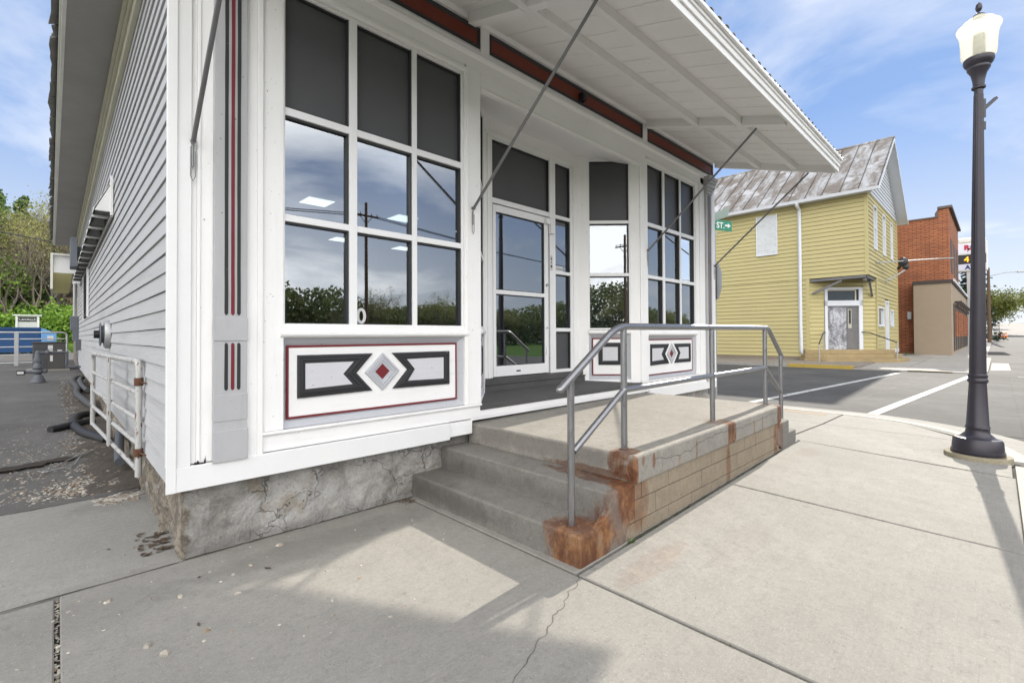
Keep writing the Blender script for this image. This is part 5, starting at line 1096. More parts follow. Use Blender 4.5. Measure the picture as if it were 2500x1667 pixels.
def siding(mb, p, q, z0_, z1_, top=None, ex=.205, skip=()):
    """lapped boards between plan points p and q; top(u) can limit the height (gables)"""
    p, q = Vector(p), Vector(q); e = q-p; n_ = Vector((e.y, -e.x)).normalized(); z_ = z0_
    def at(u, o, zz_): v = p+e*u+n_*o; return (v.x, v.y, zz_)
    while z_ < z1_-.01:
        z2 = min(z_+ex, z1_); spans = [(0., 1.)]
        if top: 
            spans = [top(z_)]
            if spans[0][1]-spans[0][0] < .01: break
        for a_, b_, s0, s1 in skip:
            if s0 < (z_+z2)/2 < s1:
                ns = []
                for u0, u1 in spans:
                    if a_ > u0: ns.append((u0, min(a_, u1)))
                    if b_ < u1: ns.append((max(b_, u0), u1))
                spans = ns
        for u0, u1 in spans:
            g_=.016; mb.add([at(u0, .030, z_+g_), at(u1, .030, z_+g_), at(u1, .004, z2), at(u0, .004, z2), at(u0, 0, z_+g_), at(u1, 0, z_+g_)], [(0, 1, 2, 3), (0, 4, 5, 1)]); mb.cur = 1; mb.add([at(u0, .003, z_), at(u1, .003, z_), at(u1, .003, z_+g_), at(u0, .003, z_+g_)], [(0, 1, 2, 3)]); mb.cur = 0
        z_ = z2
    return mb
q = MB(); siding(q, (YX, YL), (YX, ch0[1]), ZB, ZO); siding(q, (YX, YL), (YX, YY), ZO, 8.20); q.box(YX, YX+.2, ch0[1], YL, -.1, 8.2); q.box(YX, YX+.2, YY+.01, ch0[1]+.01, ZO, 8.2)
obj('side_wall', q, [m_yel, m_lapsh], YB)
q = MB(); siding(q, ch0, ch1, .55, ZO, skip=((.235, .80, .5, 3.80),)); obj('chamfer_wall', q, [m_yel, m_lapsh], YB)
q = MB(); W_ = YX2-YX; fu = lambda x: (x-YX)/W_
siding(q, (YX, YY), (YX2, YY), ZO, 8.20, skip=tuple((fu(a), fu(b), 5.70, 7.75) for a, b in ((28.6, 29.35), (31.25, 32.0), (33.9, 34.5))))
siding(q, ch1, (YX2, YY), .42, ZO, skip=((.04, .27, 1.88, 2.72), (.35, .49, .4, 3.19), (.60, .75, 1.9, 2.68)))
obj('front_wall', q, [m_yel, m_lapsh], YB)
q = MB(); q.box(ch1[0], YX2, YY+.05, YY+.2, -.1, ZO); q.box(YX+.2, YX2, YY+.05, YY+.2, ZO, 8.2); q.box(YX2-.1, YX2, YY+.2, YL, -.1, 8.2); q.box(YX+.05, YX2, YL-.1, YL, -.1, 8.2)
q.prism([(YX+.05, YY+.02, ZO), (YX2, YY+.02, ZO), (YX2, YY+.2, ZO), (YX+.05, ch0[1]+.1, ZO)], (0, 0, .05)); 
cv = Vector((ch1[0]-ch0[0], ch1[1]-ch0[1], 0)); cn = Vector((-cv.y, cv.x, 0)).normalized()
P0 = Vector((*ch0, 0))+cn*.03; P1 = Vector((*ch1, 0))+cn*.03
q.prism([tuple(P0+Vector((0, 0, -.1))), tuple(P1+Vector((0, 0, -.1))), tuple(P1+Vector((0, 0, ZO))), tuple(P0+Vector((0, 0, ZO)))], tuple(cn*.1)); obj('wall_core', q, m_yel, YB)
q = MB(); RX, RZ = 31.65, 11.72; gs = (RZ-8.2)/(RX-YX)
siding(q, (YX, YY), (YX2, YY), 8.20, RZ-.1, top=lambda z_: (cl((z_-8.2)/gs/W_), 1-cl((z_-8.2)/gs/W_))); q.add([(YX, YY+.03, 8.2), (YX2, YY+.03, 8.2), (RX, YY+.03, RZ)], [(0, 1, 2)]); obj('gable_wall', q, [m_yelg, m_lapsh], YB)
for bb in ((YX-.035, YX+.10, YY-.035, YY+.10, ZO, 8.2), (YX-.04, YX+.02, ch0[1]-.08, ch0[1]+.08, ZB, ZO), (ch1[0]-.06, ch1[0]+.10, YY-.04, YY+.01, .42, ZO), (YX2-.15, YX2+.03, YY-.04, YY+.02, .3, 8.2)): q = MB(); q.box(*bb); obj('corner_trim', q, m_yel, YB)
q = MB(); q.box(YX-.01, YX+.3, ch0[1], YL, -.3, ZB); q.box(ch1[0], YX2, YY-.01, YY+.3, -.3, .42); obj('foundation', q, mk_conc('far_foundation', (.24, .20, .16)), YB)
# roof
EX0, EX1, EZ, FY = 26.55, 36.75, 8.17, .20
q = MB(); q.prism([(EX0, FY, EZ), (RX, FY, 11.88), (RX, YL+.3, 11.88), (EX0, YL+.3, EZ)], (0, 0, .05)); q.prism([(RX, FY, 11.88), (EX1, FY, EZ), (EX1, YL+.3, EZ), (RX, YL+.3, 11.88)], (0, 0, .05))
obj_r = q; q = MB()
for k in range(21):
    y = FY+.03+k*.74
    for a_, b_ in (((EX0, EZ), (RX, 11.88)), ((EX1, EZ), (RX, 11.88))): q.beam((a_[0], y, a_[1]+.065), (b_[0], y, b_[1]+.065), .025, .04, up=(0, 0, 1))
seam = q; q = obj_r; q.box(RX-.08, RX+.08, FY-.02, YL+.3, 11.90, 11.97); rfy = obj('roof', q, m_tin, YB); obj('standing_seam', seam, plain('dark_roof_seam', (.07, .06, .055), .7, .3, 4), rfy)
q = MB()
for k in range(5):
    u = rnd(.1, .75); x = EX1-(EX1-RX)*u; z_ = EZ+(11.88-EZ)*u
for (u) in (.04, .13, .31, .40, .52, .66): x = EX1-(EX1-RX)*u; z_ = EZ+(11.88-EZ)*u; q.box(x-.05, x+.12, FY+.1, FY+.25, z_+.06, z_+.14)
obj('snow_guard', q, m_gask, rfy)
q = MB()
for a_, b_ in (((EX0-.02, EZ), (RX, 11.88)), ((EX1+.02, EZ), (RX, 11.88))):
    q.prism([(a_[0], FY-.01, a_[1]-.17), (b_[0], FY-.01, b_[1]-.17), (b_[0], FY-.01, b_[1]-.01), (a_[0], FY-.01, a_[1]-.01)], (0, .03, 0))
    q.prism([(a_[0]+(.03 if a_[0] < RX else -.03), FY+.02, a_[1]-.10), (b_[0], FY+.02, b_[1]-.10), (b_[0], YY-.0, b_[1]-.10), (a_[0]+(.03 if a_[0] < RX else -.03), YY-.0, a_[1]-.10)], (0, 0, .03))
q.box(EX0, YX, FY+.3, YL, 8.07, 8.10); obj('gable_trim', q, m_trim, rfy)
q = MB(); q.prism([(EX0-.12, FY, 8.04), (EX0-.16, FY, 8.18), (EX0+.0, FY, 8.18), (EX0+.0, FY, 8.04)], (0, YL, 0)); obj('gutter', q, m_trim, YB)
q = MB(); q.tube([(26.45, 3.52, 8.05), (26.5, 3.52, 7.95), (26.9, 3.52, 7.78), (26.93, 3.52, 7.6), (26.93, 3.52, 2.0), (26.93, 3.50, .55), (26.90, 3.30, .10)], .085, 4); obj('downspout', q, m_trim, YB)
# openings
q = MB(); q.box(26.94, 26.975, 4.60, 5.57, 5.70, 7.78); obj('boarded_window', q, m_board, YB); q = MB(); q.box(26.90, 26.98, 4.56, 5.61, 5.64, 5.70); q.box(26.93, 26.98, 4.56, 4.60, 5.7, 7.8); q.box(26.93, 26.98, 5.57, 5.61, 5.7, 7.8); obj('window_trim', q, m_trim, YB)
q = MB(); q.box(26.94, 26.975, 8.0, 8.9, 5.70, 7.78); obj('boarded_window', q, m_board, YB)
for a_, b_, z0_, z1_ in ((28.6, 29.35, 5.70, 7.75), (31.25, 32.0, 5.70, 7.75), (33.9, 34.5, 5.75, 7.75), (29.5, 31.1, 1.88, 2.72), (33.45, 34.45, 1.9, 2.68)):
    q = MB(); q.box(a_-.07, a_, YY-.05, YY+.05, z0_-.08, z1_+.08); q.box(b_, b_+.07, YY-.05, YY+.05, z0_-.08, z1_+.08); q.box(a_, b_, YY-.05, YY+.05, z1_, z1_+.08); q.box(a_, b_, YY-.07, YY+.05, z0_-.1, z0_)
    if z1_ > 5: q.box(a_, b_, YY-.01, YY+.04, (z0_+z1_)/2-.03, (z0_+z1_)/2+.03)
    w_ = obj('window', q, m_trim, YB); q = MB(); q.quad((a_, YY+.02, z0_), (b_, YY+.02, z0_), (b_, YY+.02, z1_), (a_, YY+.02, z1_)); obj('pane', q, m_bglass, w_)
q = MB(); q.box(31.75, 32.65, YY+.0, YY+.04, .45, 3.1); obj('side_door', q, m_board, YB); q = MB(); q.box(31.66, 31.75, YY-.05, YY+.03, .4, 3.2); q.box(32.65, 32.74, YY-.05, YY+.03, .4, 3.2); q.box(31.75, 32.65, YY-.05, YY+.03, 3.1, 3.2); q.box(30.6, 36.2, YY-.06, YY-.03, .32, .52); obj('side_door_frame', q, m_trim, YB)
# chamfer entrance: local frame along the chamfer, u 0..L, outward -n
cL = cv.length; cu_ = cv.normalized(); CM = Matrix((cu_, cn, Vector((0, 0, 1)))).transposed().to_4x4(); CM.translation = Vector((*ch0, 0))
def cbx(mb, u0, u1, n0, n1, v0, v1):
    P = lambda u, n, v: CM @ Vector((u, n, v))
    mb.add([P(u, n, v) for v in (v0, v1) for u, n in ((u0, n0), (u1, n0), (u1, n1), (u0, n1))], [(0,3,2,1),(4,5,6,7),(0,1,5,4),(1,2,6,5),(2,3,7,6),(3,0,4,7)]); return mb
a_, b_ = .80, 2.62
q = MB(); cbx(q, a_, a_+.13, -.06, .06, .60, 3.74); cbx(q, b_-.18, b_, -.06, .06, .60, 3.74); cbx(q, a_, b_, -.07, .06, 3.66, 3.76); cbx(q, a_, b_, -.06, .06, 2.83, 3.10); obj('entrance_frame', q, m_trim, YB)
q = MB(); cbx(q, a_+.15, b_-.34, .0, .03, 3.10, 3.66); tw = obj('transom_window', q, plain('blue_black_transom', (.035, .05, .065), .25, .3, 3), YB); q = MB(); cbx(q, b_-.36, b_-.30, -.04, .03, 3.10, 3.66); cbx(q, a_+.13, b_-.30, -.04, .03, 3.60, 3.66); obj('transom_frame', q, plain('old_cream_trim', (.5, .47, .38)), tw); q = MB(); cbx(q, b_-.30, b_-.18, .0, .03, 3.10, 3.66); obj('gap', q, m_gask, tw)
q = MB(); cbx(q, a_+.15, a_+1.06, .0, .04, .63, 2.80); d1 = obj('double_door', q, m_wdoor, YB)
q = MB()
for (u0, u1, v0, v1) in ((.25, .95, .72, 1.02), (.25, .57, 1.10, 1.62), (.63, .95, 1.10, 1.62)): 
    for k in range(1): cbx(q, a_+u0, a_+u1, -.008, .002, v0, v1)
obj('door_panel', q, m_wdoor, d1)
q = MB(); cbx(q, a_+1.10, b_-.20, .0, .04, .63, 2.80); d2 = obj('half_door', q, m_wood, YB); q = MB(); cbx(q, a_+1.13, a_+1.30, -.012, .0, 1.70, 2.66); obj('door_light_frame', q, plain('faded_cream', (.42, .40, .34)), d2); q = MB(); cbx(q, a_+1.165, a_+1.265, -.018, -.012, 1.92, 2.62); obj('door_light', q, m_gask, d2)
q = MB(); cbx(q, a_+1.06, a_+1.10, -.02, .04, .62, 2.82); cbx(q, a_+.12, b_-.18, -.02, .04, 2.79, 2.84); obj('door_post', q, m_wood, YB)
# corner soffit brackets
q = MB(); q.beam((27.03, 3.08, 4.10), (27.03, .80, 4.14), .10, .12); q.beam((27.1, .80, 4.14), (29.1, .80, 4.14), .10, .12); q.beam((27.06, 3.02, 4.05), (27.06, 3.02, 3.25), .10, .10); q.beam((27.06, 3.0, 3.45), (27.06, 1.75, 4.02), .08, .10)
q.beam((29.05, .84, 4.05), (29.05, .84, 3.25), .10, .10); q.beam((29.0, .86, 3.30), (28.3, .86, 4.05), .08, .10); q.lathe([(0, 0), (.08, .02), (.11, .08), (.05, .14), (.05, .22)], (27.12, .86, 3.90), 10); obj('corner_bracket', q, m_wood, YB)
q = MB(); q.prism([(27.08, 3.1, 4.16), (29.05, .82, 4.16), (27.08, .82, 4.16)], (0, 0, .02)); obj('porch_ceiling', q, plain('dark_porch_boards', (.14, .12, .09), .9, .3, 5), YB)
# tan curved steps
m_tstep = mk_conc('tan_step_stone', (.34, .26, .14), pits=.5)
YS = thing('entrance_steps', 'three tan rounded steps under the chamfered door of the yellow building', 'steps', (27.2, 1.2, 0)); YS['_w'] = (27.2, 1.2, 0)
for k, (o_, z0_, z1_) in enumerate(((1.30, 0, .20), (.92, .20, .41), (.55, .41, .62))):
    c0 = Vector((*ch0, 0)); P = []
    for u, n_ in ((-.10-o_*.25, .05), (-.12-o_*.30, -o_*.45), (.45-o_*.2, -o_*.92), (1.4, -o_*1.08), (2.4, -o_*1.05), (cL+.0+o_*.25, -o_*.85), (cL+.25+o_*.9, -.18), (cL+.2+o_*.8, .05)):
        v = CM @ Vector((u, n_, 0)); P.append((v.x, v.y, z0_))
    q = MB(); q.prism(P, (0, 0, z1_-z0_)); obj('step', q, m_tstep, YS, .02)
def smallrail(P, Q, name, label):
    H = thing(name, label, 'handrail', tuple(P[0])); q = MB(); q.tube(P, .028, 8); obj('top_rail', q, m_gask, H, 0, True)
    for p, z_ in Q: q = MB(); q.tube([p, (p[0], p[1], z_)], .025, 8); obj('post', q, m_zinc, H, 0, True)
def cw(u, n_, z_): v = CM @ Vector((u, n_, 0)); return (v.x, v.y, z_)
smallrail([cw(.80, -.05, 1.50), cw(.55, -.35, 1.48), cw(-.1, -1.15, .98), cw(-.14, -1.2, .92)], [(cw(.55, -.35, 1.46), .60), (cw(-.12, -1.18, .95), .05)], 'entrance_handrail', 'thin dark handrail left of the yellow building door')
smallrail([cw(2.55, -.05, 1.50), cw(2.8, -.25, 1.47), cw(3.75, -.75, .98)], [(cw(3.75, -.75, .98), .2)], 'entrance_handrail', 'thin dark handrail right of the yellow building door')
# projecting sign arm and floodlight
SA = thing('sign_bracket', 'thin horizontal pipe arm with a floodlight on the front of the yellow building', 'bracket', (29.0, .7, 5.0))
q = MB(); q.tube([(29.2, .70, 4.98), (32.3, -1.0, 5.30), (34.0, -1.92, 5.45)], .028, 8); q.tube([(28.9, .60, 5.0), (29.3, .62, 5.0)], .05, 8); obj('arm', q, m_zinc, SA, 0, True)
q = MB(); q.tube([(31.8, .70, 4.25), (32.1, .25, 4.55), (32.3, -.1, 4.85)], .04, 8); q.ball((31.9, .55, 4.32), .08, 8); obj('lamp_arm', q, m_zinc, SA, 0, True)
q = MB(); q.ball((31.0, -.15, 5.12), .24, 14, (1, .9, 1)); q.ball((31.0, -.25, 4.85), .15, 10); q.beam((31.0, -.15, 5.1), (31.3, .1, 4.8), .1, .1); obj('floodlight', q, m_gask, SA, 0, True)
# ================================================================ brick and tan buildings
t = T('red_brick'); geo = t.pos; sp = t.n('ShaderNodeSeparateXYZ'); t.put(sp.inputs[0], geo); cm = t.n('ShaderNodeCombineXYZ')
t.put(cm.inputs[0], t.math('ADD', sp.outputs[0], sp.outputs[1])); t.put(cm.inputs[1], sp.outputs[2])
bt = t.n('ShaderNodeTexBrick'); t.put(bt.inputs['Vector'], cm.outputs[0]); bt.inputs['Scale'].default_value = 1; bt.inputs['Brick Width'].default_value = .42; bt.inputs['Row Height'].default_value = .115; bt.inputs['Mortar Size'].default_value = .022; bt.inputs['Mortar Smooth'].default_value = .3; bt.offset = .5
bt.inputs['Bias'].default_value = -.1
t.put(bt.inputs['Color1'], (.50, .175, .075)); t.put(bt.inputs['Color2'], (.35, .115, .052)); t.put(bt.inputs['Mortar'], (.11, .065, .045))
n = t.noise(.45, 5, .6); f = t.noise(9, 4, .6); c = t.mix(t.ramp(n, .35, .7, 0, .45), bt.outputs[0], (.13, .05, .03)); c = t.mix(t.ramp(f, .62, .75, 0, .6), c, (.42, .32, .25))
t.bsdf(c, .85, bt.outputs[1], -.3, .02); m_brick = t.m
m_tan = plain('tan_stucco', (.33, .265, .195), .9, .10, 3, .3, 25); m_brown = plain('dark_brown_trim', (.06, .045, .038), .6)
BB = thing('brick_building', 'tall red brick building with a stepped parapet beyond the yellow one', 'building', (40, -1.45, 0))
q = MB(); q.box(40, 50, -1.45, 16, -.3, 8.82); q.box(40, 50, -1.45, -.95, 8.82, 9.35); obj('wall', q, m_brick, BB)
q = MB(); q.box(39.93, 50.1, -.95, 16, 8.82, 8.90); q.box(39.9, 50.1, -1.62, -.92, 9.35, 9.50); q.prism([(39.93, -.95, 9.35), (39.93, -.80, 9.10), (39.93, -.80, 8.9), (39.93, -.95, 8.9)], (10.1, 0, 0)); obj('parapet_cap', q, plain('dark_stone_cap', (.13, .10, .09), .8), BB)
for x in (41.2, 44.2, 47.2): q = MB(); q.box(x, x+1.7, -1.47, -1.44, 5.4, 7.6); obj('upper_window', q, m_brown, BB)
q = MB(); q.box(39.86, 40, .42, .62, 2.35, 2.85); q.box(39.8, 39.9, .45, .59, 2.35, 2.5); obj('wall_light', q, m_trim, BB)
TB = thing('tan_shopfront', 'low tan stucco shopfront with brown pillars in front of the brick building', 'building', (38.9, -1.6, 0))
q = MB(); q.box(38.9, 60, -1.58, .22, -.2, 4.52); obj('wall', q, m_tan, TB, .02)
q = MB(); q.box(38.85, 60.1, -1.66, .26, 4.52, 4.72); obj('roof_cap', q, m_brown, TB); q = MB(); q.box(38.8, 60.1, -1.72, -1.66, 4.60, 4.74); obj('metal_edge', q, m_trim, TB)
for i in range(9): q = MB(); x = 40.2+i*2.2; q.box(x, x+1.0, -1.62, -1.57, .3, 3.3); obj('shop_window', q, m_brown, TB)
for i in range(9): q = MB(); x = 41.2+i*2.2; q.box(x, x+.9, -1.70, -1.58, 1.2, 2.9); obj('brick_pillar', q, m_brick, TB)
for i in range(9): q = MB(); x = 41.3+i*2.2; q.box(x, x+.3, -1.95, -1.6, 3.35, 3.5); q.box(x, x+.6, -1.8, -1.6, 3.1, 3.3); obj('awning_light', q, m_brown, TB)
# bank sign
BS = thing('bank_sign', 'white pylon sign with a red logo and an orange digit display beyond the tan shopfront', 'sign', (58, -1.9, 0))
q = MB(); q.box(58.1, 58.5, -1.95, -1.65, 0, 7.0); obj('pole', q, m_zinc, BS)
q = MB(); q.box(58, 58.6, -3.0, -.98, 6.95, 9.50); cb_ = obj('cabinet', q, m_creamw, BS, .05); q = MB(); q.box(57.95, 58.65, -2.9, -1.12, 9.50, 9.95); obj('cabinet_top', q, m_creamw, BS, .1)
q = MB(); q.box(57.97, 57.995, -2.9, -1.10, 8.55, 9.40); obj('logo_face', q, plain('pale_sign_face', (.66, .67, .74)), cb_); q = MB(); q.box(57.97, 57.995, -2.9, -1.10, 7.05, 7.60); obj('lower_face', q, plain('pale_sign_face_b', (.56, .58, .68)), cb_)
q = MB(); q.box(57.96, 57.995, -2.9, -1.10, 7.62, 8.45); obj('display', q, m_blk, cb_)
fm = lambda y, z_: frameM((57.955, y, z_), (0, -1, 0), (0, 0, 1))
text('digit', '4', .72, emis('orange_digits', (1, .32, .02), 2.2), cb_, fm(-1.48, 7.78), .004, bold=.0)
text('lettering', 'ATM', .50, plain('navy', (.02, .03, .12)), cb_, fm(-1.56, 7.14), .004, bold=.02)
text('logo', 'R', .55, plain('logo_red', (.45, .02, .06)), cb_, fm(-1.52, 8.90), .004, bold=.04); text('logo', 'B', .42, plain('logo_red_b', (.45, .02, .06)), cb_, fm(-1.74, 8.68), .004, bold=.04)
text('lettering', 'oy', .34, plain('navy_b', (.03, .04, .15)), cb_, fm(-1.86, 9.05), .004, bold=.01)
# ================================================================ far pavement
m_fsw = mk_conc('far_sidewalk', (.34, .32, .29)); 
q = MB(); q.prism([(22.9, .5, -.25), (27.05, .5, -.25), (27.05, 60, -.25), (22.9, 60, -.25)], (0, 0, .33)); struct('far_sidewalk', q, mk_conc('brown_sidewalk', (.24, .21, .175)))
q = MB()
for i in range(60):
    x0 = 23.0+i*1.6; q.prism([(x0, -3.05, rz(x0)-.2), (x0+1.585, -3.05, rz(x0+1.6)-.2), (x0+1.585, -.9 if x0 > 25 else .49, rz(x0+1.6)-.2), (x0, -.9 if x0 > 25 else .49, rz(x0)-.2)], (0, 0, .225))
    if x0 > 24: q.prism([(x0, -.89, -.2), (x0+1.585, -.89, -.2), (x0+1.585, .70 if x0 < 37 else 3, -.2), (x0, .70 if x0 < 37 else 3, -.2)], (0, 0, .225+rz(x0)+.03))
struct('far_pavement', q, m_fsw)
q = MB(); q.box(22.72, 22.88, 2.95, 60, -.2, .10); q.box(22.72, 22.88, -.6, .60, -.2, .02); q.prism([(22.9, -3.05, -.1), (23.5, -3.25, -.1), (95, -3.25, -.1), (95, -3.06, -.1)], (0, 0, .13)); struct('far_kerb', q, m_fsw)
q = MB(); q.prism([(22.70, .60, -.1), (22.90, .60, -.1), (22.90, 2.95, -.1), (22.70, 2.95, -.1)], (0, 0, .21)); struct('yellow_kerb', q, m_yellow)
q = MB(); q.prism([(25.0, -3.30, -.028), (96, -3.30, -.028), (96, -3.85, -.028), (25.5, -3.85, -.028)], (0, 0, .012)); struct('far_gutter', q, m_fsw)
# weeds in the alley
q = MB()
for i in range(240):
    x, y = 37.6+random.gauss(0, .5), .35+random.gauss(0, .3); a = rnd(0, 6.28); l = rnd(.15, .4); q.add([(x-.02, y, 0), (x+.02, y, 0), (x+math.cos(a)*l*.5, y+math.sin(a)*l*.5, l)], [(0, 1, 2)])
stuff('alley_weeds', q, plain('weed_green', (.06, .10, .025), .9, .4, 3), 'green weeds at the alley mouth beside the brick wall', 'weeds')
# second, distant lamp and street things
LP.rotation_quaternion = Quaternion(d, R(1.15))
l2 = dup(LP, (100, -3.7, rz(100)), 0, .5, 'small distant street lamp far down the right-hand sidewalk'); l2.rotation_mode = 'XYZ'; l2.rotation_euler = (0, 0, 0)
NB = thing('newspaper_box', 'small dark red newspaper box beside the distant lamp', 'newspaper box', (99, -3.7, rz(99))); q = MB(); z_ = rz(99); q.box(98.8, 99.3, -3.9, -3.55, z_, z_+.7); obj('box_body', q, plain('box_red', (.25, .015, .02)), NB, .03); q = MB(); q.box(98.78, 98.8, -3.85, -3.6, z_+.3, z_+.62); obj('box_window', q, m_blk, NB)
OB = thing('traffic_barrel', 'small orange traffic barrel at the distant kerb', 'barrel', (99, -4.25, z_)); q = MB(); q.lathe([(.28, 0), (.26, .3), (.22, .75), (0, .8)], (99, -4.25, z_), 14); obj('barrel_body', q, plain('barrel_orange', (.6, .16, .02)), OB, 0, True)
q = MB(); q.lathe([(.262, .35), (.252, .50)], (99, -4.25, z_), 14); obj('barrel_band', q, m_lab, OB, 0, True)
# ================================================================ utility poles
m_pole = plain('weathered_pole_wood', (.13, .085, .055), .9, .3, 3, .4, 20, 0, .2, (1, 1, .1))
def upole(x, y, h, z_, label, lamp_dir=None, cross=True, ang=0):
    U_ = thing('utility_pole', label, 'utility pole', (x, y, z_)); q = MB(); q.tube([(x, y, z_), (x, y, z_+h)], [.17, .11], 10); obj('pole', q, m_pole, U_, 0, True)
    ca, sa = math.cos(ang), math.sin(ang)
    if cross:
        q = MB(); q.beam((x-ca*1.1, y-sa*1.1, z_+h-1.1), (x+ca*1.1, y+sa*1.1, z_+h-1.1), .1, .12); q.beam((x-ca*.6, y-sa*.6, z_+h-1.1), (x, y, z_+h-1.8), .04, .04); q.beam((x+ca*.6, y+sa*.6, z_+h-1.1), (x, y, z_+h-1.8), .04, .04); obj('crossarm', q, m_pole, U_)
        q = MB()
        for s_ in (-1, -.5, .5, 1): q.lathe([(.03, 0), (.05, .05), (.03, .12), (.05, .16), (0, .2)], (x+ca*s_, y+sa*s_, z_+h-1.02), 8)
        obj('insulator', q, m_gm, U_, 0, True)
    if lamp_dir:
        q = MB(); e = Vector((x+lamp_dir[0], y+lamp_dir[1], z_+h-.6)); q.tube([(x, y, z_+h-.9), tuple((Vector((x, y, z_+h-.6))+e)/2), tuple(e)], .05, 6); obj('lamp_arm', q, m_zinc, U_, 0, True); q = MB(); q.obox(e, lamp_dir+(0,), (-lamp_dir[1], lamp_dir[0], 0), (0, 0, 1), .45, .15, .09); obj('lamp_head', q, m_zinc, U_, .03)
    return U_
upole(18.3, -33.5, 13.0, -.3, 'brown utility pole with a crossarm standing across the main street')
upole(72, -2.9, 8.2, .3, 'distant utility pole with a slim street light arm over the road', (.6, -2.6), False)
upole(66, -1.9, 7.0, .2, 'distant plain wooden pole behind the bank sign', None, False)
upole(-16, -33.5, 11.4, -.3, 'brown utility pole across the main street to the left', None)
q = MB()
for s_, hz_ in ((-1, 0), (-.5, 0), (.5, 0), (1, 0)):
    for (xa, ya, za_), (xb, yb, zb2) in (((18.3+s_, -33.5, 11.7), (-16+s_, -33.5, 10.2)), ((18.3+s_, -33.5, 11.7), (80+s_, -33.5, 11))):
        P = []
        for k in range(17): u = k/16; P.append((xa+(xb-xa)*u, ya+(yb-ya)*u, za_+(zb2-za_)*u-1.2*4*u*(1-u)*abs(xb-xa)/60))
        q.tube(P, .018, 4, False)
tag(obj('overhead_wire', q, m_gask, origin=(18, -33.5, 10)), 'dark overhead wires strung between the poles across the main street', 'wires')
q = MB(); P = [(-14+14.*k/12, 30-12.*k/12, 8.4-4.3*k/12-.5*4*(k/12)*(1-k/12)) for k in range(13)]; P = [(-7.0, 22, 6.6), (-4.5, 20.5, 5.6), (-2.3, 19.2, 4.95), (-.62, 17.8, 4.50)]
q.tube(P, .018, 5); tag(obj('service_cable', q, m_gask, origin=(-7, 22, 6.6)), 'black service cable running down to the far end of the eave', 'cable')
YLp = thing('yard_light', 'white dome yard light at the left edge above the side lot', 'yard light', (-2.7, 22, 7))
q = MB(); q.lathe([(0, .18), (.12, .16), (.30, .05), (.36, -.05)], (-2.93, 24.5, 7.45), 16); obj('shade', q, m_lab, YLp, 0, True); q = MB(); q.tube([(-3.2, 24.5, 7.6), (-4.6, 24.5, 7.5)], .04, 6); q.tube([(-4.7, 24.5, .5), (-4.7, 24.5, 8.6)], .12, 8); obj('lamp_pole', q, m_pole, YLp, 0, True)
# ================================================================ trees
def mk_leaf(name, a, b, c=None):
    t = T(name); oi = t.n('ShaderNodeObjectInfo'); n = t.noise(1.1, 4, .6); f = t.noise(14, 2, .6)
    col = t.mix(t.ramp(n, .35, .65), a, b); col = t.mix(t.ramp(f, .5, .7, 0, .7), col, c or sh(b, 1.3)); col = t.mix(t.math('MULTIPLY', oi.outputs['Random'], .35), col, sh(a, .8))
    b_ = t.bsdf(col, .6, None, 0, 0, 0, .25); tl = t.n('ShaderNodeBsdfTranslucent'); t.put(tl.inputs[0], col); mx = t.n('ShaderNodeMixShader'); mx.inputs[0].default_value = .35
    t.t.links.new(b_.outputs[0], mx.inputs[1]); t.t.links.new(tl.outputs[0], mx.inputs[2]); t.t.links.new(mx.outputs[0], t.out.inputs[0]); return t.m
L_pine = mk_leaf('pine_needles', (.055, .11, .035), (.12, .20, .05), (.17, .26, .07)); L_spring = mk_leaf('spring_leaves', (.12, .20, .04), (.22, .30, .07), (.30, .38, .10))
L_yel = mk_leaf('budding_leaves', (.22, .24, .08), (.34, .33, .13), (.26, .20, .10)); L_bush = mk_leaf('bush_leaves', (.10, .20, .03), (.22, .36, .05), (.32, .46, .09)); L_spruce = mk_leaf('spruce_needles', (.018, .032, .022), (.035, .055, .032))
m_bark = plain('tree_bark', (.13, .105, .085), .95, .35, 3, .5, 15); m_barkl = plain('pale_tree_bark', (.17, .145, .12), .95, .3, 3, .4, 15)
def quadleaf(mb, p, s_, nrm=None):
    a = Vector((rnd(-1, 1), rnd(-1, 1), rnd(-.6, 1))).normalized(); b = a.cross(Vector((rnd(-1, 1), rnd(-1, 1), rnd(-1, 1)))).normalized()*s_; a = a.cross(b).normalized()*s_*rnd(.5, .9)
    p = Vector(p); mb.add([p-b, p+a*.8, p+b, p-a*.8], [(0, 1, 2, 3)])
def branches(p, dr_, ln, r_, lev, out, tips, up=.25, spread=.7):
    p = Vector(p); pts = [p]; q_ = p; dd = Vector(dr_); n = 4
    for i in range(n): dd = (dd+Vector((rnd(-.18, .18), rnd(-.18, .18), rnd(-.08, .14)))).normalized(); q_ = q_+dd*ln/n; pts.append(q_)
    out.tube(pts, [r_*(1-.62*i/n) for i in range(n+1)], 6 if lev > 1 else 4 if lev > 0 else 3, False)
    if lev == 0: tips.append(q_); tips.append(pts[2]); return
    k = random.choice((3, 4)) if lev > 1 else random.choice((3, 4, 5))
    for i in range(k):
        s_ = pts[random.choice((2, 3, 4))] if i else pts[-1]
        nd = (dd+Vector((rnd(-1, 1), rnd(-1, 1), rnd(-.3, .6)))*spread+Vector((0, 0, up))).normalized(); branches(s_, nd, ln*rnd(.55, .78), r_*.5, lev-1, out, tips, up, spread)
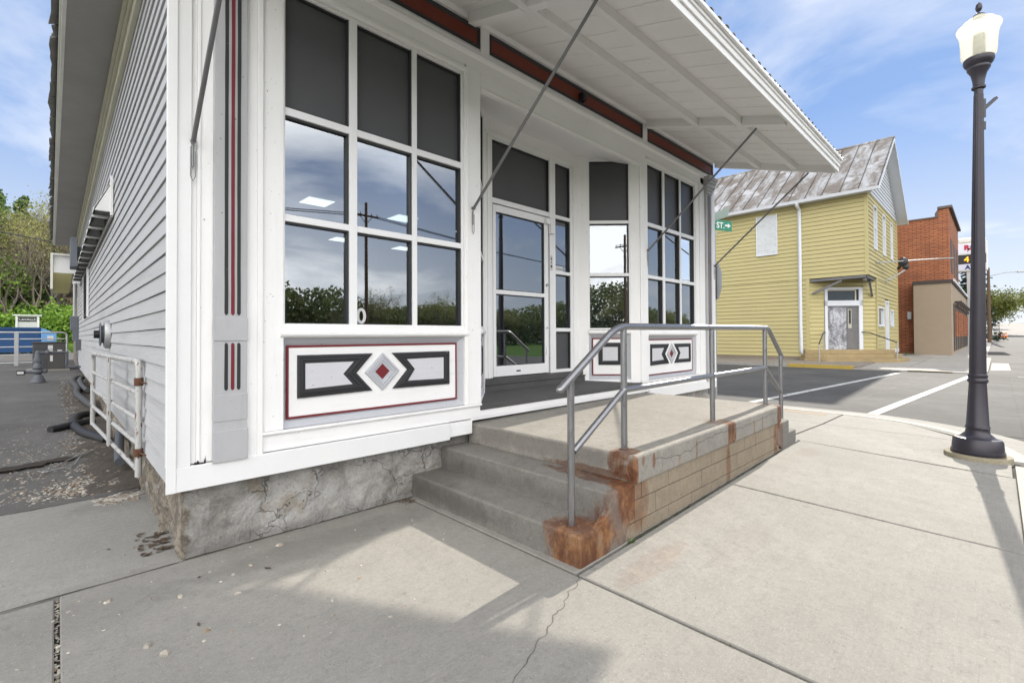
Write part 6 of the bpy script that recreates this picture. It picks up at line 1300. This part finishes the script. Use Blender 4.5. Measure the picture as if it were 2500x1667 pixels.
def broadleaf(name, label, h, lev, nleaf, ls, lmat, bmat, cr=.6, trunk=.28, up=.25, spread=.75):
    r_ = thing(name, label, 'tree', (0, 0, 0)); out = MB(); tips = []
    out.tube([(0, 0, -.5), (.05, .02, h*trunk*.5), (0, .06, h*trunk)], [h*.018, h*.014, h*.012], 8, False)
    for i in range(5): a = i*1.26+rnd(-.3, .3); branches((0, .06, h*trunk*rnd(.75, 1)), (math.cos(a)*.7, math.sin(a)*.7, .9), h*.30, h*.008, lev, out, tips, up, spread)
    branches((0, .06, h*trunk), (0, 0, 1), h*.34, h*.010, lev, out, tips, up, spread)
    obj('trunk', out, bmat, r_)
    if nleaf:
        mb = MB()
        for i in range(nleaf):
            t_ = random.choice(tips); c_ = t_+Vector((random.gauss(0, cr), random.gauss(0, cr), random.gauss(0, cr*.8))); quadleaf(mb, c_, ls*rnd(.6, 1.3))
        obj('crown', mb, lmat, r_)
    return r_
def conifer(name, label, h, lmat, w=.24, dens=1.0, irregular=.25):
    r_ = thing(name, label, 'tree', (0, 0, 0)); q = MB(); q.tube([(0, 0, -.5), (0, 0, h*.98)], [h*.02, .03], 8, False); mb = MB(); z_ = h*.10
    while z_ < h*.98:
        R_ = h*w*(1-z_/h)**.8*rnd(1-irregular, 1+irregular*.5)+.15; k = 7
        for i in range(k):
            if random.random() < irregular*.6: continue
            a = rnd(0, 6.28); l = R_*rnd(.7, 1.1); e = Vector((math.cos(a)*l, math.sin(a)*l, z_-l*.18+rnd(-.1, .1)*l)); b0 = Vector((0, 0, z_)); q.tube([b0, e], [.05, .012], 3, False)
            for j in range(int(l*16*dens)+4):
                u = rnd(.15, 1.05); p = b0.lerp(e, u)+Vector((random.gauss(0, .10+.1*l*(1-u*.5)), random.gauss(0, .10+.1*l*(1-u*.5)), random.gauss(0, .08)-.08)); quadleaf(mb, p, rnd(.12, .24))
        z_ += h*.022+.12
    obj('trunk', q, m_bark, r_); obj('crown', mb, lmat, r_); return r_
def put(o, x, y, z_, s_=1, r_=None): o.location = (x, y, z_); o.scale = (s_,)*3; o.rotation_euler = (0, 0, rnd(0, 6.28) if r_ is None else r_); return o
random.seed(21)
hf = lambda x, y: .6+.26*max(0, y-40)+1.3*mnoise.noise(Vector((x*.08, y*.08, 0)))+(.0)
struct('hillside', grid(-90, 24, 38, 95, 40, 30, hf), plain('leaf_litter_slope', (.11, .085, .05), .95, .5, .6, .5, 4))
pine = conifer('pine_tree', 'tall bright green pine standing at the left edge of the wooded hillside', 12, L_pine, .30, 1.7, .45); put(pine, -3.9, 49, hf(-3.9, 49)-1.5, .95)
bare = broadleaf('bare_tree', 'tangled leafless tree on the wooded hillside beyond the dumpster', 9, 3, 700, .07, L_yel, m_barkl, up=.2, spread=.9); put(bare, -1.6, 44, hf(-1.6, 44))
bud = broadleaf('budding_tree', 'yellow-green budding tree on the wooded hillside beyond the dumpster', 10, 3, 5200, .085, L_yel, m_bark, .40); put(bud, -.9, 50, hf(-.9, 50))
grn = broadleaf('leafy_tree', 'fresh green leafy tree on the wooded hillside', 9, 2, 3800, .20, L_spring, m_bark, .65); put(grn, -6.2, 47, hf(-6.2, 47))
def shrub(label, h, n, mat, ls=.12):
    r_ = thing('shrub', label, 'shrub', (0, 0, 0)); q = MB(); tips = []
    for i in range(7): a = rnd(0, 6.28); branches((rnd(-.1, .1), rnd(-.1, .1), -.1), (math.cos(a)*.6, math.sin(a)*.6, 1), h*.42, .03, 1, q, tips, .3, .8)
    mb = MB()
    for i in range(n): c_ = random.choice(tips)+Vector((random.gauss(0, .3), random.gauss(0, .3), random.gauss(0, .28))); quadleaf(mb, c_, ls*rnd(.6, 1.3))
    obj('stems', q, m_bark, r_); obj('foliage', mb, mat, r_); return r_
sh1 = shrub('bright green shrub at the foot of the wooded hillside', 3.2, 2600, L_bush); put(sh1, -1.7, 41.5, .6)
gH = 'trees on the wooded hillside'; gS = 'shrubs along the foot of the hillside'
for o in (pine, bare, bud, grn): o['group'] = gH
sh1['group'] = gS
lab = {'b': (bare, 'leafless tangled tree on the wooded hillside'), 'y': (bud, 'yellow-green budding tree on the wooded hillside'), 'g': (grn, 'fresh green leafy tree on the wooded hillside'), 'p': (pine, 'green pine on the wooded hillside')}
for o in (bare,): o['label'] = lab['b'][1]
bud['label'] = lab['y'][1]; pine['label'] = lab['p'][1]
HT = [('p', -2.6, 56, .9), ('b', -.4, 46, 1.0), ('y', -2.4, 46.5, .9), ('b', -3.0, 43.5, .9), ('y', .6, 53, 1.0), ('b', -.1, 51, 1.1), ('b', -2.0, 52, 1.1), ('p', .9, 60, 1.0), ('g', -4.6, 44, .8), ('y', -4.4, 53, 1.0), ('b', 1.4, 46, 1), ('p', -6.8, 54, 1.1), ('b', -6, 44, 1), ('y', -9, 48, 1.2), ('p', -10.5, 53, 1.2), ('g', -12.5, 46, 1.1), ('b', -12, 50, 1.1), ('y', -16, 50, 1.2), ('p', -18, 55, 1.2), ('g', -20, 48, 1.2), ('b', -24, 50, 1.1), ('y', 4, 50, 1.1), ('p', 6, 56, 1.1), ('g', 9, 50, 1.1), ('y', -30, 52, 1.3), ('p', -36, 55, 1.3), ('p', 2.6, 66, 1.2), ('p', -5, 66, 1.3), ('p', -12, 68, 1.3)]
HH = {'p': 12, 'b': 9, 'y': 10, 'g': 9}
def fit(k, x, y, s_): return min(s_, (1.4+.232*(y+3.5)-hf(x, y))/HH[k])*rnd(.86, 1.0)
for k, o, x, y in (('p', pine, -3.9, 49), ('b', bare, -1.6, 44), ('y', bud, -.9, 50), ('g', grn, -6.2, 47)): o.scale = (fit(k, x, y, 1),)*3; o.location.z = hf(x, y)-.3
for k, x, y, s_ in HT: dup(lab[k][0], (x, y, hf(x, y)-.3), rnd(0, 6.28), fit(k, x, y, s_), lab[k][1], gH)
for x, y in ((-.6, 41, ), (-3.1, 41.5), (-4.4, 42), (-2.5, 43), (.6, 42), (-6, 41), (-8, 42), (-10.5, 41.5), (-1.0, 44), (2, 41), (-13, 42), (-3.6, 45), (-16, 42)): dup(sh1, (x, y, hf(x, y)-.2), rnd(0, 6.28), rnd(.75, 1.1), sh1['label'], gS)
q = MB()
for i in range(5000):
    x, y = rnd(-30, 8), 27+abs(random.gauss(0, 6)); z_ = .74+(y-30)*.02 if y < 38 else hf(x, y); l = rnd(.1, .3); a = rnd(0, 6.28); q.add([(x-.04, y, z_), (x+.04, y, z_), (x+math.cos(a)*l*.5, y, z_+l)], [(0, 1, 2)])
stuff('rear_grass', q, plain('fresh_grass', (.12, .22, .03), .9, .3, 3), 'bright grass behind the pipe gate around the dumpster', 'grass')
struct('rear_lawn', grid(-40, 9, 30.5, 41, 10, 6, lambda x, y: .78+(y-30)*.02), mk_grass('rear_lawn_grass', (.10, .17, .03), (.15, .24, .05)))
# right background
sp_ = conifer('spruce_tree', 'dark spruce rising behind the bank sign pole', 12.5, L_spruce, .24, .8, .4); put(sp_, 80, -1.3, 0, 1.0)
mp = broadleaf('maple_tree', 'round yellow-green street tree above the far sidewalk', 8.2, 3, 9000, .17, mk_leaf('maple_leaves', (.10, .125, .028), (.17, .19, .045), (.20, .15, .05)), m_bark, .62, .22, .05, 1.0); put(mp, 118, -2.8, .9, 1.0)
for (x, y, z_, s_, lb) in ((215, -12.4, 4.3, 1.3, 'dark tree overhanging the distant road crest at the right edge'), (150, -.5, 1.5, 1.0, 'tree behind the round street tree on the far sidewalk'), (190, 2, 3.4, 1.3, 'farthest small tree left of the road crest'), (225, -18, 4.6, 1.2, 'lower tree at the right edge of the distant road')):
    dup(mp, (x, y, z_), rnd(0, 6.28), s_, lb)
s2 = dup(sh1, (64, -1.9, .1), 1, .55, 'small round green bush in front of the tan shopfront end'); del s2['group']
# far side of the main street, seen only as reflections and from a step aside
gR = 'trees beyond the main street'
lr = {'g': (grn, 'fresh green leafy tree beyond the main street'), 'b': (bare, 'leafless tree beyond the main street'), 'y': (bud, 'yellow-green budding tree beyond the main street'), 'p': (pine, 'green pine beyond the main street')}
xr = -30
while xr < 120:
    for row in (0,):
        k = random.choice('gybbyby' if row == 0 else 'gypg'); yy = -50-row*14+rnd(-5, 5)
        if xr+row*3 > -35: dup(lr[k][0], (xr+row*3+rnd(-2, 2), yy, -.3), rnd(0, 6.28), rnd(.55, .85), lr[k][1], gR)
    xr += 8.5
for i in range(9): dup(grn, (-55+rnd(-6, 6), -28+i*8, -.3), rnd(0, 6), rnd(.9, 1.2), 'fresh green leafy tree far to the left of the storefront', 'trees far to the left')

wd = MB(); random.seed(5)
def wtop(x): return 6.8+(2.4*cl((34-x)/14))+2.0*cl((x-70)/15)+2.4*mnoise.noise(Vector((x*.045, 3, 0)))+1.6*mnoise.noise(Vector((x*.16, 8, 0)))
for i in range(60000):
    x = rnd(-45, 130); u = random.random()**.7; y = -56-rnd(0, 10)*(.4+u*.6); zt = wtop(x)*(1 if y < -58 else .8)
    quadleaf(wd, (x, y, -.3+zt*u+rnd(-.3, .3)), rnd(.18, .42))
stuff('far_woods', wd, mk_leaf('woodland_leaves', (.11, .14, .05), (.19, .22, .085), (.27, .27, .13)), 'low continuous belt of olive and green woodland beyond the main street', 'woods')
struct('far_ridge', grid(-200, 300, -180, -70, 40, 6, lambda x, y: -.3+(1-abs((y+125)/55)**2)*(6+5*mnoise.noise(Vector((x*.012, 0, 0)))+1.5*mnoise.noise(Vector((x*.06, y*.05, 0))))), plain('wooded_ridge', (.06, .075, .035), .95, .5, .25, .5, 2))
